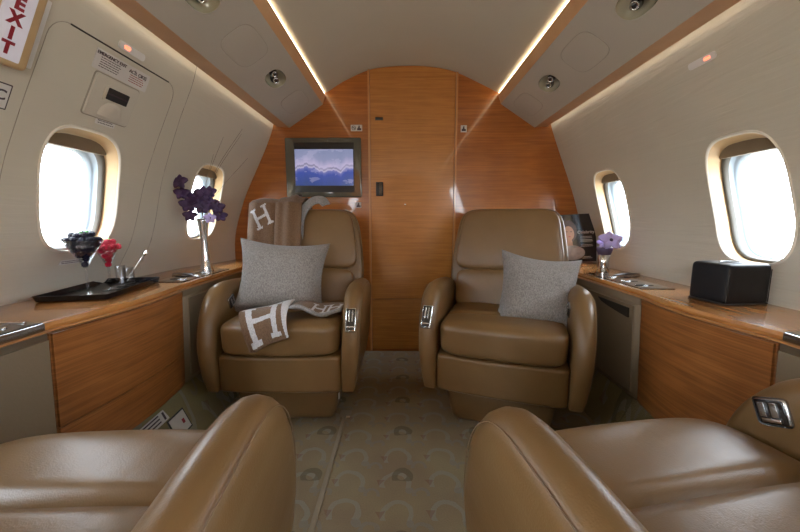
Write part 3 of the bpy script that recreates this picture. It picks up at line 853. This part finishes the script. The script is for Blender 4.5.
# ------------------------------------------------------------------ screen on the bulkhead
tv = thing('wall_screen', 'grey-framed television screen on the bulkhead showing blue waves', 'television', (-.495, YB-.001, 1.213))
bm = bmesh.new(); box(bm, (0, -.014, 0), (.478, .028, .366), None, .008, 3); obj('frame', bm, 'tvframe', tv, auto=40)
bm = bmesh.new(); box(bm, (.006, -.0285, 0), (.376, .004, .304), None, .002); obj('bezel', bm, 'black_soft', tv, auto=40)
m, t, b = newmat('screen_picture')
s = t.nodes.new('ShaderNodeSeparateXYZ'); L(t, coords(t), s.inputs[0])
nz = N(t, 'ShaderNodeTexNoise'); nz.inputs['Scale'].default_value = 9; nz.inputs['Detail'].default_value = 6; L(t, coords(t, (1, 1, 2.4)), nz.inputs[0])
nw = N(t, 'ShaderNodeTexNoise'); nw.inputs['Scale'].default_value = 13; nw.inputs['Detail'].default_value = 4; L(t, coords(t, (1, 1, 0)), nw.inputs[0])
edge = math_(t, 'ADD', s.outputs[2], math_(t, 'MULTIPLY', math_(t, 'SUBTRACT', nw.outputs[0], .5), .13))
v = math_(t, 'ADD', math_(t, 'DIVIDE', math_(t, 'ADD', edge, .115), .23), 0.0)
sea = ramp(t, v, [(.0, (.04, .07, .22)), (.34, (.05, .08, .33)), (.44, (.16, .17, .42)), (.47, (.50, .45, .62)), (.52, (.20, .19, .30)), (.56, (.48, .42, .62)), (.75, (.26, .28, .44)), (1.0, (.22, .25, .40))])
col = mixc(t, math_(t, 'MULTIPLY', math_(t, 'GREATER_THAN', nz.outputs[0], .56), .25), sea, (.55, .5, .7))
L(t, col, b.inputs['Emission Color']); b.inputs['Emission Strength'].default_value = .62
b.inputs['Base Color'].default_value = (.01, .01, .015, 1); b.inputs['Roughness'].default_value = .12
bm = bmesh.new(); box(bm, (.006, -.0312, -.0), (.366, .0015, .222)); obj('picture', bm, m, tv, smooth=False)
bm = bmesh.new(); box(bm, (-.150, -.029, -.170), (.022, .004, .008), None, .001); obj('button', bm, 'black', tv, auto=40)

# placards on the bulkhead
def icon_sign(nm, label, x, z, w, h, icons):
    r = thing(nm, label, 'sign', (x, YB-.0005, z))
    bm = bmesh.new(); box(bm, (0, -.0015, 0), (w, .003, h), None, .001); obj('plate', bm, 'plac', r, auto=40)
    for k, cx in enumerate(icons):
        bm = bmesh.new()
        if k == len(icons)-1:       # seated person with belt
            box(bm, (cx, -.0035, -.008), (.026, .001, .012)); box(bm, (cx-.001, -.0035, .001), (.012, .001, .012))
            bmesh.ops.create_circle(bm, cap_ends=True, radius=.0045, segments=12, matrix=Matrix.Translation((cx, -.0038, .011)) @ Matrix.Rotation(pi/2, 4, 'X'))
        else:                       # crossed-out circle
            pts = [(cx+.012*cos(a), -.0035, .012*sin(a)) for a in [2*pi*i/20 for i in range(20)]]
            tube(pts, .0018, 5, bm, closed=True); box(bm, (cx, -.0035, 0), (.030, .001, .003), Matrix.Rotation(.7, 3, 'Y'))
            box(bm, (cx, -.0035, 0), (.016, .001, .004))
        obj('symbol', bm, 'ink', r, smooth=False)
    return r
icon_sign('seat_belt_sign', 'small white no-smoking and seat-belt sign above the television corner, left of the door', -.286, 1.458, .072, .038, (-.017, .017))
icon_sign('seat_belt_sign', 'small white seat-belt sign on the bulkhead to the right of the door', .386, 1.452, .038, .042, (0,))
icon_sign('placard', 'tiny white symbol placard under the television, beside the door edge', -.280, .982, .034, .036, (0,))

# ------------------------------------------------------------------ sidewall fittings
def wall_frame(side, y, z):
    """x axis runs along the cabin as read from inside, y axis up the wall, z axis into the cabin"""
    n = wn(side, y, z); xa = Vector((0, 1, 0)) if side < 0 else Vector((0, -1, 0))
    ya = n.cross(xa).normalized(); 
    return frame_mtx(wp(side, y, z), xa, ya, n)
def rrect(w, h, r, n=6):
    o = []
    for cx, cy, a0 in ((w/2-r, h/2-r, 0), (-w/2+r, h/2-r, pi/2), (-w/2+r, -h/2+r, pi), (w/2-r, -h/2+r, 3*pi/2)):
        for k in range(n+1): a = a0+pi/2*k/n; o.append((cx+r*cos(a), cy+r*sin(a)))
    return o
def plate(nm, w, h, r, th, mt, mat, parent, z0=0, cx=0, cy=0, slope=.0):
    bm = bmesh.new(); o = rrect(w, h, r); A = [bm.verts.new(mt @ Vector((cx+x, cy+y, z0))) for x, y in o]
    k = 1-slope; B = [bm.verts.new(mt @ Vector((cx+x*k, cy+y*k, z0+th))) for x, y in o]
    bm.faces.new(A[::-1]); bm.faces.new(B)
    for i in range(len(o)): bm.faces.new((A[i], A[(i+1) % len(o)], B[(i+1) % len(o)], B[i]))
    return obj(nm, bm, mat, parent, auto=30)
# emergency exit hatch: outline groove following the wall curve, around the near left window
def wall_line(side, yz, r, name, mat, parent, closed=False, off=.0004):
    pts = [wp(side, y, z, off) for y, z in yz]
    return obj(name, tube(pts, r, 6, closed=closed), mat, parent)
hatch = thing('exit_hatch', 'cream emergency exit hatch outlined by a thin dark gap around the near left window', 'hatch', (0, 0, 0))
top = [(y, 1.378) for y in np.linspace(.935, 1.300, 10)]
crn = [(1.300+.045*sin(a), 1.378-.045*(1-cos(a))) for a in np.linspace(.2, pi/2, 6)]
rt = [(1.345+.10*max(0, (1.333-z))**1.0*.6, z) for z in np.linspace(1.32, .66, 24)]
cl = [(.935-.045*sin(a), 1.378-.045*(1-cos(a))) for a in np.linspace(pi/2, .2, 6)]
lf = [(.890-.01*(1.333-z), z) for z in np.linspace(.66, 1.32, 24)]
wall_line(-1, lf+cl+top, .0009, 'gap', 'seam', hatch)
wall_line(-1, top[-2:]+crn+rt, .0010, 'gap', 'seam', hatch)
wall_line(-1, top, .0022, 'top_gap', 'dark', hatch, off=.001)
# pull-handle cover
mt = wall_frame(-1, 1.115, 1.252)
hc = thing('handle_cover', 'cream emergency handle cover with a dark slot above the near left window', 'handle', (0, 0, 0))
plate('cover_plate', .160, .128, .008, .006, mt, 'hatch', hc, slope=.03)
plate('cover_gap', .165, .133, .010, .002, mt, 'seam', hc, .0002)
plate('slot_rim', .092, .050, .008, .004, mt, 'hatch', hc, .0055, .006, .018)
plate('slot', .078, .036, .003, .004, mt, 'black_soft', hc, .0062, .006, .018)
plate('slot_bar', .070, .004, .001, .002, mt, 'ink', hc, .0102, .006, .018)
def dome(u, v):
    a = pi*u; r = .042*cos(v*pi/2)
    return mt @ Vector((.004+r*cos(a), -.052+1.15*r*sin(a), .006+.012*sin(v*pi/2)))
obj('finger_scoop', surf(dome, 24, 8)[0], 'hatch', hc)
# bilingual exit instruction placard
mt = wall_frame(-1, 1.118, 1.338)
pl = thing('exit_placard', 'white emergency exit instruction placard in two columns above the handle cover', 'sign', (0, 0, 0))
plate('plate', .200, .056, .003, .0015, mt, 'plac', pl)
def T(body, cx, cy, size, mat='ink', par=pl, bold=.0002, mtx=None):
    return text('lettering', body, size, mat, par, (mtx or mt) @ Matrix.Translation((cx, cy, .0018)), bold)
T('EMERGENCY EXIT', -.047, .018, .0125); T('ACİL ÇIKIŞ', .052, .013, .0140)
def microlines(cx, cy, w, n, dz, par, mtx, mat='redink'):
    bm = bmesh.new()
    for r_ in range(n):
        x = -w/2+random.random()*.004; 
        while x < w/2-.006:
            l = random.uniform(.004, .012); l = min(l, w/2-x)
            box(bm, (0, 0, 0), (l, .0022, .0004)); vs = bm.verts[-8:] if False else None
            bm.verts.ensure_lookup_table()
            for v in bm.verts[len(bm.verts)-8:]: v.co = mtx @ (v.co + Vector((cx+x+l/2, cy-r_*dz, .0019)))
            x += l+.002
    return obj('small_print', bm, mat, par, smooth=False)
microlines(-.048, .009, .070, 5, .0065, pl, mt, 'ink'); microlines(.052, .003, .062, 4, .0065, pl, mt, 'redink')
mt2 = wall_frame(-1, 1.122, 1.187)
sp = thing('placard', 'thin white text strip directly above the near left window', 'sign', (0, 0, 0))
plate('plate', .070, .018, .001, .0012, mt2, 'plac', sp); microlines(0, .004, .062, 2, .007, sp, mt2, 'ink')
mt3 = wall_frame(-1, 1.155, .742)
sp = thing('placard', 'thin white text strip below the near left window behind the berries', 'sign', (0, 0, 0))
plate('plate', .085, .018, .001, .0012, mt3, 'plac', sp); microlines(0, .004, .078, 2, .007, sp, mt3, 'ink')
bm = bmesh.new()
# small indicator strips with a red lamp
for side, y, z, lb in ((-1, 1.122, 1.400, 'left'), (1, 1.170, 1.388, 'right')):
    mt = wall_frame(side, y, z)
    r = thing('indicator_light', 'small grey indicator strip with a glowing red lamp high on the %s sidewall' % lb, 'indicator', (0, 0, 0))
    plate('body', .098, .022, .009, .005, mt, 'white', r)
    o = plate('lamp', .022, .010, .004, .002, mt, 'redlight', r, .0048, -.022 if side < 0 else .022)
# panel joint between the near and far left windows
jt = [(1.37+.14*max(0, 1.30-z), z) for z in np.linspace(1.49, .66, 30)]
o = wall_line(-1, [(y+.05, z) for y, z in jt], .0009, 'trim_10', 'seam', None); struct(o)
jt = [(1.52, z) for z in np.linspace(1.42, .66, 30)]

# EXIT sign
c = Vector((wx(-1, .80, 1.31), .80, 1.31)); n = wn(-1, .80, 1.31)
mt = wall_frame(-1, .800, 1.322)
ex = thing('exit_sign', 'cream box with a lit white EXIT sign in dark red letters at the top left', 'sign', (0, 0, 0))
bm = bmesh.new(); vs = box(bm, (-.005, .0, .016), (.108, .190, .034), None, .012, 4)
for v in bm.verts: v.co = mt @ v.co
obj('housing', bm, 'tanplastic', ex, auto=60)
bm = bmesh.new(); box(bm, (.055, .0, .008), (.030, .165, .014), None, .003, 2)
for v in bm.verts: v.co = mt @ v.co
obj('side_diffuser', bm, 'white', ex, auto=60)
plate('sign_face', .058, .160, .003, .003, mt, 'exitface', ex, .0325, -.005)
for k, ch in enumerate('EXIT'):
    text('letter', ch, .037, 'redink', ex, mt @ Matrix.Translation((-.006, .040-.032*k, .0358)), .0018, .0008)
mt = wall_frame(-1, .835, 1.185)
cp = thing('placard', 'white placard with a black border below the EXIT sign, cut off by the picture edge', 'sign', (0, 0, 0))
plate('border', .090, .062, .002, .001, mt, 'ink', cp, 0, -.02, -.012); plate('plate', .084, .056, .001, .0006, mt, 'plac', cp, .001, -.02, -.012)
text('letter', 'C', .034, 'ink', cp, mt @ Matrix.Translation((.005, -.010, .002)), .0006)

# ------------------------------------------------------------------ tray with berries
M['tray'] = plain('tray_lacquer', (.008, .008, .009), .22); M['tray'].node_tree.nodes['Principled BSDF'].inputs['Specular IOR Level'].default_value = .3
tray = thing('serving_tray', 'black rectangular serving tray with raised rim on the left ledge', 'tray', (-1.065, 1.195, ZT), radians(12))
bm = bmesh.new()
prof = [(.0, .006), (.93, .006), (.955, .008), (1.0, .022), (1.0, .026), (.985, .026), (.93, .012)]
def tr(scale, z): return [(x*scale, y*scale, z) for x, y in rrect(.205, .350, .012, 4)]
R = [[bm.verts.new(p) for p in tr(s_, z_)] for s_, z_ in ((.93, .0005), (.965, .003), (1.0, .021), (.985, .021), (.945, .006))]
for A, B in zip(R, R[1:]):
    for i in range(len(A)): bm.faces.new((A[i], A[(i+1) % len(A)], B[(i+1) % len(A)], B[i]))
bm.faces.new(R[0]); obj('rim', bm, 'tray', tray, auto=30)
bm = bmesh.new(); bm.faces.new([bm.verts.new(p) for p in tr(.945, .006)]); bm.faces.new([bm.verts.new(p) for p in tr(.945, .0055)][::-1]); obj('tray_floor', bm, 'tray', tray)
def martini(label, x, y, z, H, R_):
    g = thing('cocktail_glass', label, 'glass', (x, y, z), group='stemmed glasses of berries on the tray')
    hb = H*.50
    bm = lathe([(0, .0005), (R_*.62, .0005), (R_*.62, .002), (R_*.25, .005), (.006, .012), (0, .012)], 32); obj('foot', bm, 'glass', g)
    bm = lathe([(.004, .010), (.0035, H*.25), (.0042, hb)], 14); obj('stem', bm, 'glass', g)
    bm = lathe([(0, hb), (.006, hb+.002), (R_*.5, (hb+H)/2), (R_, H), (R_-.002, H), (R_*.5-.0018, (hb+H)/2+.001), (.004, hb+.006), (0, hb+.006)], 36); obj('bowl', bm, 'glass', g)
    return g, hb
def berry_mesh(r, kind):
    bm = bmesh.new()
    for i in range(26):
        a = i*2.399963; z = 1-2*(i+.5)/26; q = sqrt(1-z*z); p = Vector((q*cos(a), q*sin(a), z*1.15))*r*.72
        bmesh.ops.create_icosphere(bm, subdivisions=1, radius=r*.34, matrix=Matrix.Translation(p))
    me = bpy.data.meshes.new(kind); bm.to_mesh(me); bm.free(); me.materials.append(M[kind]); me.polygons.foreach_set('use_smooth', [True]*len(me.polygons)); return me
def fill(cx, cy, z0, hb, H, R_, kind, cat, label, grp, r, heap):
    me = berry_mesh(r, kind); n = 0; placed = []
    zb = z0+hb+r*1.15; z = zb
    while z < z0+H+heap:
        rad = max(0, (z-(z0+hb))/(H-hb)*R_-r*1.35) if z < z0+H-.004 else R_*(1-(z-(z0+H))/(heap+.02))*.78
        k = max(1, int(2*pi*rad/(2.0*r))) if rad > r*.6 else 1
        for i in range(k):
            a = 2*pi*i/k+n*.7; placed.append((cx+rad*cos(a), cy+rad*sin(a), z))
        if rad > 2.2*r:
            kk = max(1, int(2*pi*(rad-2*r)/(2.0*r)))
            for i in range(kk): a = 2*pi*i/kk; placed.append((cx+(rad-2*r)*cos(a), cy+(rad-2*r)*sin(a), z+.002))
        n += 1; z += r*1.65
    for p in placed:
        o = bpy.data.objects.new(kind, me); COL.objects.link(o); o.location = p
        o.rotation_euler = (random.random()*3, random.random()*3, random.random()*3)
        o.location += Vector([random.uniform(-.22, .22)*r for _ in range(3)])
        tag(o, label, cat, grp)
    return placed
def leaf(bm, base, d, l, w, lift=.2, cup=.0):
    d = Vector(d).normalized(); s = d.cross(Vector((0, 0, 1)));  s = s.normalized() if s.length > .01 else Vector((1, 0, 0)); u_ = s.cross(d)
    def f(u, v):
        t = (u-.5)*2; ww = w*sin(pi*min(1, v*.96+.02))**.75
        return Vector(base)+d*(l*v)+s*(t*ww/2)+u_*(lift*l*v*(1-v)*1.2 - cup*w*(1-t*t))
    surf(f, 5, 9, bm=bm)
for (x, y, H, R_, kind, cat, gl, bl, r) in (
    (-1.035, 1.096, .182, .055, 'blackberry', 'blackberry', 'tall stemmed glass heaped with blackberries and a mint sprig on the black tray', 'dark blackberry heaped in the taller stemmed glass', .0098),
    (-1.042, 1.190, .158, .040, 'raspberry', 'raspberry', 'smaller stemmed glass filled with red raspberries on the black tray', 'bright red raspberry heaped in the smaller stemmed glass', .0098)):
    g, hb = martini(gl, x, y, ZT+.0065, H, R_)
    pl_ = fill(x, y, ZT+.0065, hb, H, R_, kind, cat, bl, kind+' heap in the glass', r, .022)
    bm = bmesh.new(); zt = ZT+.0065+H+.018
    for a, l in ((.3, .026), (1.9, .024), (3.5, .022), (5.0, .018)):
        l *= 1.0 if kind == 'blackberry' else .6
        leaf(bm, (x+.012, y-.006, zt), (cos(a), sin(a), .7), l, l*.6)
    o = obj('mint_sprig', bm, 'mint'); m_ = o.modifiers.new('t', 'SOLIDIFY'); m_.thickness = .0008
    tag(o, 'green mint sprig on top of the %s' % ('blackberries' if kind == 'blackberry' else 'raspberries'), 'mint')
def tumbler(label, x, y, r, h):
    bm = lathe([(0, .0005), (r*.9, .0005), (r, .004), (r, h), (r-.002, h), (r-.003, .010), (0, .009)], 26)
    o = obj('glass_tumbler', bm, 'glass'); o.location = (x, y, ZT+.0065); tag(o, label, 'glass', 'small straight glasses on the tray')
tumbler('small empty straight glass on the black tray beside the spoon glass', -1.062, 1.262, .016, .078)
tumbler('small straight glass holding a spoon at the far end of the black tray', -1.070, 1.310, .019, .064)
sp = thing('teaspoon', 'shiny teaspoon leaning out of a small glass on the black tray', 'spoon', (0, 0, 0))
a = Vector((-1.078, 1.306, ZT+.022)); b_ = Vector((-1.030, 1.345, ZT+.118))
obj('spoon_handle', tube([a+(b_-a)*k/8 for k in range(9)], lambda t: .0022-.0008*t, 8), 'chrome', sp)
bm = bmesh.new(); bmesh.ops.create_uvsphere(bm, u_segments=16, v_segments=10, radius=1)
q = Vector((0, 0, 1)).rotation_difference((b_-a).normalized()).to_matrix()
for v in bm.verts: v.co = b_ + q @ Vector((v.co.x*.009, v.co.y*.0035, v.co.z*.013+.008))
obj('spoon_bowl', bm, 'chrome', sp)

# ------------------------------------------------------------------ vases and orchids
def flower(name, label, c, face, size, mat, grp=None, par=None):
    root = thing(name, label, 'flower', tuple(c), group=grp) if par is None else None
    f = Vector(face).normalized(); s = f.cross(Vector((0, 0, 1))).normalized(); u_ = s.cross(f)
    bm = bmesh.new()
    for k in range(5):
        a = pi/2+2*pi*k/5; big = 1.15 if k in (1, 4) else 1.0
        d = s*cos(a)+u_*sin(a)
        base = f*.0; w = size*.46*big; l = size*.56*big; t_ = d.cross(f)
        def g(u, v):
            t = (u-.5)*2; ww = w*sin(pi*min(1, v*.90+.07))**.7
            return base + d*(l*v) + t_*(t*ww/2) + f*(size*.16*v*(1-v)*2 - .10*size*t*t*v + .002*k)
        surf(g, 7, 9, bm=bm)
    return bm, root, f
def orchid(c, face, size, mat, par, core='lilac'):
    bm, _, f = flower('x', '', c, face, size, mat, par=1)
    bmesh.ops.translate(bm, verts=bm.verts, vec=Vector(c))
    o = obj('blossom', bm, mat, par); m_ = o.modifiers.new('t', 'SOLIDIFY'); m_.thickness = .0012
    bm = bmesh.new(); bmesh.ops.create_icosphere(bm, subdivisions=2, radius=size*.11, matrix=Matrix.Translation(Vector(c)+f*size*.06))
    obj('flower_centre', bm, core, o)
vx, vy = -.985, 1.690
vs_ = thing('flower_vase', 'tall slim shiny flared vase of purple orchids by the far left window', 'vase', (vx, vy, ZT))
prof = [(0, .0005), (.030, .0005), (.031, .006), (.024, .03), (.0175, .09), (.016, .15), (.020, .20), (.027, .25), (.029, .262), (.027, .262), (.025, .25), (.017, .19), (.014, .15), (.015, .09), (.015, .04), (0, .03)]
obj('vase_body', lathe(prof, 32), plain('mirror_glass', (.80, .82, .84), .06, .85), vs_)
obj('vase_foot_ring', lathe([(.0315, .0005), (.034, .003), (.0315, .007)], 32), 'chrome', vs_)
orc = thing('orchid_spray', 'spray of dark purple orchids in the tall shiny vase', 'flowers', (vx, vy, ZT+.05))
arc = smoothpath([(0, 0, .0), (.0, 0, .20), (.01, -.03, .27), (.0, -.07, .315), (-.02, -.11, .34), (-.01, -.14, .36)], 6)
obj('stem', tube(arc, .0022, 6), 'stem', orc)
arc2 = smoothpath([(.003, 0, .0), (.005, 0, .20), (.05, -.04, .25), (.10, -.07, .26), (.13, -.08, .23)], 6)
obj('stem', tube(arc2, .002, 6), 'stem', orc)
random.seed(3)
for (dx, dy, dz, sz, mt_) in ((-.070, -.15, .385, .055, 'purple'), (-.068, -.14, .335, .050, 'purple'), (-.050, -.13, .285, .056, 'purple'), (-.022, -.12, .318, .058, 'purple'), (.012, -.11, .335, .060, 'purple'), (.028, -.09, .290, .060, 'purple'), (.005, -.12, .275, .055, 'purple'), (.055, -.08, .275, .052, 'purple'), (.062, -.07, .235, .048, 'purple'), (-.045, -.13, .235, .046, 'purple'), (.035, -.10, .345, .045, 'purple'), (.028, -.10, .225, .042, 'lilac')):
    orchid((dx+.065, dy, dz-.012), (.35+random.uniform(-.4, .4), -1, random.uniform(-.2, .4)), sz*1.08, mt_, orc, 'purple')
gr = thing('grass_blades', 'long thin dry grass blades fanning up from the tall vase', 'grass', (vx, vy, ZT+.05))
for (ex_, ey, ez) in ((.17, -.08, .58), (.25, -.06, .62), (.24, -.05, .60), (.24, .0, .50), (.13, -.10, .50)):
    obj('blade', tube(smoothpath([(0, 0, .0), (.004, -.01, .22), (ex_*.35, ey*.5, ez*.68), (ex_, ey, ez)], 6), lambda t: .0016-.0011*t, 5), 'grass', gr)
# right hand vase
rx, ry = .985, 1.655
v2 = thing('bud_vase', 'small cylindrical mirror-bright vase with a lilac orchid by the far right window', 'vase', (rx, ry, ZT))
obj('vase_body', lathe([(0, .0005), (.026, .0005), (.027, .004), (.024, .05), (.026, .10), (.024, .10), (.021, .05), (.021, .01), (0, .01)], 30), plain('mirror_glass_b', (.75, .77, .78), .06, .85), v2)
obj('dark_rim', lathe([(.027, .088), (.034, .108), (.036, .122), (.033, .124), (.024, .100)], 30), plain('petal_base', (.10, .07, .13), .5), v2)
of = thing('orchid_bloom', 'single pale lilac orchid bloom in the small vase on the right ledge', 'flower', (rx, ry, ZT+.03))
obj('stem', tube([(0, 0, -.015), (0, 0, .10)], .002, 6), 'stem', of)
orchid((.008, -.028, .128), (-.2, -1, .5), .088, 'lilac', of, 'purple'); orchid((-.018, -.020, .112), (-.6, -1, .7), .05, 'lilac', of, 'purple'); orchid((.042, -.012, .112), (.4, -1, .7), .055, 'lilac', of, 'purple')
# dark dried pods / leaves lying on the ledges
for (x, y, rz, l, lb) in ((1.030, 1.545, .35, .17, 'long dark curved leaf lying on the right ledge beside the small vase'), (-1.010, 1.545, 2.9, .13, 'dark curved leaf lying on the left ledge at the foot of the tall vase')):
    bm = bmesh.new(); d = Vector((cos(rz), sin(rz), 0)); leaf(bm, (x-d.x*l/2, y-d.y*l/2, ZT+.006), d, l, .035, .12)
    o = obj('dark_leaf', bm, 'black_soft'); m_ = o.modifiers.new('t', 'SOLIDIFY'); m_.thickness = .003; tag(o, lb, 'leaf')

# black leather tissue box
q = Matrix.Rotation(radians(7), 3, 'Z')
blk = leather('black_leather', (.006, .006, .008), .5); blk.node_tree.nodes['Principled BSDF'].inputs['Specular IOR Level'].default_value = .3
tb = thing('tissue_box_cover', 'black stitched leather tissue box cover on the right ledge', 'box', (1.022, 1.055, ZT), radians(7))
def tf(a, b, c): return (a*.074, b*.060, .0622+.0612*c)
obj('cover', pad(tf, 12, 20), blk, tb)
bm = bmesh.new(); ring_ = [(.034*cos(2*pi*k/30), .018*sin(2*pi*k/30)  , .1240) for k in range(30)]; tube(ring_, .0022, 6, bm, closed=True); obj('opening_trim', bm, 'black', tb)
bm = bmesh.new(); tube([(x, y, .004) for x, y in rrect(.148, .121, .012, 4)], .003, 6, bm, closed=True); obj('hem', bm, 'black_soft', tb)
for sx_ in (-1, 1):
    obj('corner_seam', tube([(sx_*.0715, -.0575, z) for z in np.linspace(.008, .108, 6)], .0013, 6), 'black', tb)

# magazine leaning at the bulkhead
mg = thing('magazine', 'dark glossy magazine with a woman on its cover, propped behind the right armchair', 'magazine', (1.070, 2.060, ZT+.004), radians(-6))
tilt = Matrix.Rotation(radians(-9), 4, 'X') @ Matrix.Rotation(radians(-3), 4, 'Y')
def mplate(nm, poly, y, mat, par, th=.0006):
    bm = bmesh.new(); A = [bm.verts.new(tilt @ Vector((x, y, z))) for x, z in poly]; B = [bm.verts.new(tilt @ Vector((x, y-th, z))) for x, z in poly]
    bm.faces.new(A); bm.faces.new(B)
    for i in range(len(poly)): bm.faces.new((A[i], A[(i+1) % len(poly)], B[(i+1) % len(poly)], B[i]))
    return obj(nm, bm, mat, par, smooth=False)
mplate('pages', [(-.107, .001), (.105, .001), (.105, .287), (-.107, .287)], -.001, 'white', mg, .007)
cov = mplate('cover', [(-.110, 0), (.108, 0), (.108, .290), (-.110, .290)], -.0083, plain('magazine_cover', (.022, .018, .020), .12, coat=.6), mg, .0006)
def ell(cx, cz, rx_, rz_, n=24, rot=0): return [(cx+rx_*cos(a)*cos(rot)-rz_*sin(a)*sin(rot), cz+rx_*cos(a)*sin(rot)+rz_*sin(a)*cos(rot)) for a in [2*pi*k/n for k in range(n)]]
skin = plain('printed_skin', (.42, .22, .14), .25); hair = plain('printed_hair', (.06, .025, .015), .3); lace = plain('printed_lace', (.30, .22, .18), .3, var=.5)
mplate('printed_hair', ell(-.055, .185, .055, .070), -.0090, hair, cov)
mplate('printed_neck', [(-.085, .06), (-.02, .06), (-.035, .15), (-.075, .15)], -.0092, skin, cov)
mplate('printed_face', ell(-.048, .175, .031, .044, rot=.15), -.0096, skin, cov)
mplate('printed_shoulders', ell(-.035, .055, .075, .045), -.0094, lace, cov)
for dx in (-.013, .011): mplate('printed_eye', ell(-.046+dx, .184, .006, .0025, 10), -.0102, hair, cov)
mplate('printed_lips', ell(-.045, .154, .008, .003, 10), -.0102, plain('printed_red', (.35, .04, .04), .3), cov)
text('lettering', 'Celebrity', .026, 'plac', cov, tilt @ Matrix.Translation((.050, -.0100, .178)) @ Matrix.Rotation(pi/2, 4, 'X'), .0002)
random.seed(5)
for k, z in enumerate((.150, .142, .130, .122, .100, .092, .028, .020)):
    w_ = random.uniform(.02, .037); mplate('cover_line', [(.052-w_, z), (.052+w_, z), (.052+w_, z+.0028), (.052-w_, z+.0028)], -.0095, 'plac', cov, .0004)

# safety cards at the foot of the left cabinet
def card(x, y, z, w, h, rz, rx_, label, mk):
    r = thing('safety_card', label, 'card', (x, y, z), rz)
    R_ = Matrix.Rotation(rx_, 3, 'Y')
    def pb(nm, c, s_, mat):
        bm = bmesh.new(); box(bm, c, s_, None, 0)
        for v in bm.verts: v.co = R_ @ v.co
        return obj(nm, bm, mat, r, smooth=False)
    pb('card_sheet', (0, 0, .002), (w, h, .002), 'plac')
    if mk:
        pb('card_border', (0, 0, .0012), (w+.012, h+.012, .0018), 'black_soft')
        pb('red_mark', (0, .02, .0035), (.018, .014, .0006), 'redink')
    else:
        for k, yy in enumerate((-.012, 0, .012)): pb('printed_line', (-.002+yy, -.004, .0033), (.005, .085, .0006), 'ink')
        pb('printed_block', (0, .062, .0033), (.030, .010, .0006), 'ink')
card(-.896, 1.130, .150, .042, .16, radians(4), radians(66), 'narrow white card with dark printed text at the foot of the left wooden cabinet', False)
card(-.870, 1.235, .092, .075, .09, radians(4), radians(66), 'white card with a black border and red mark at the foot of the left cabinet', True)
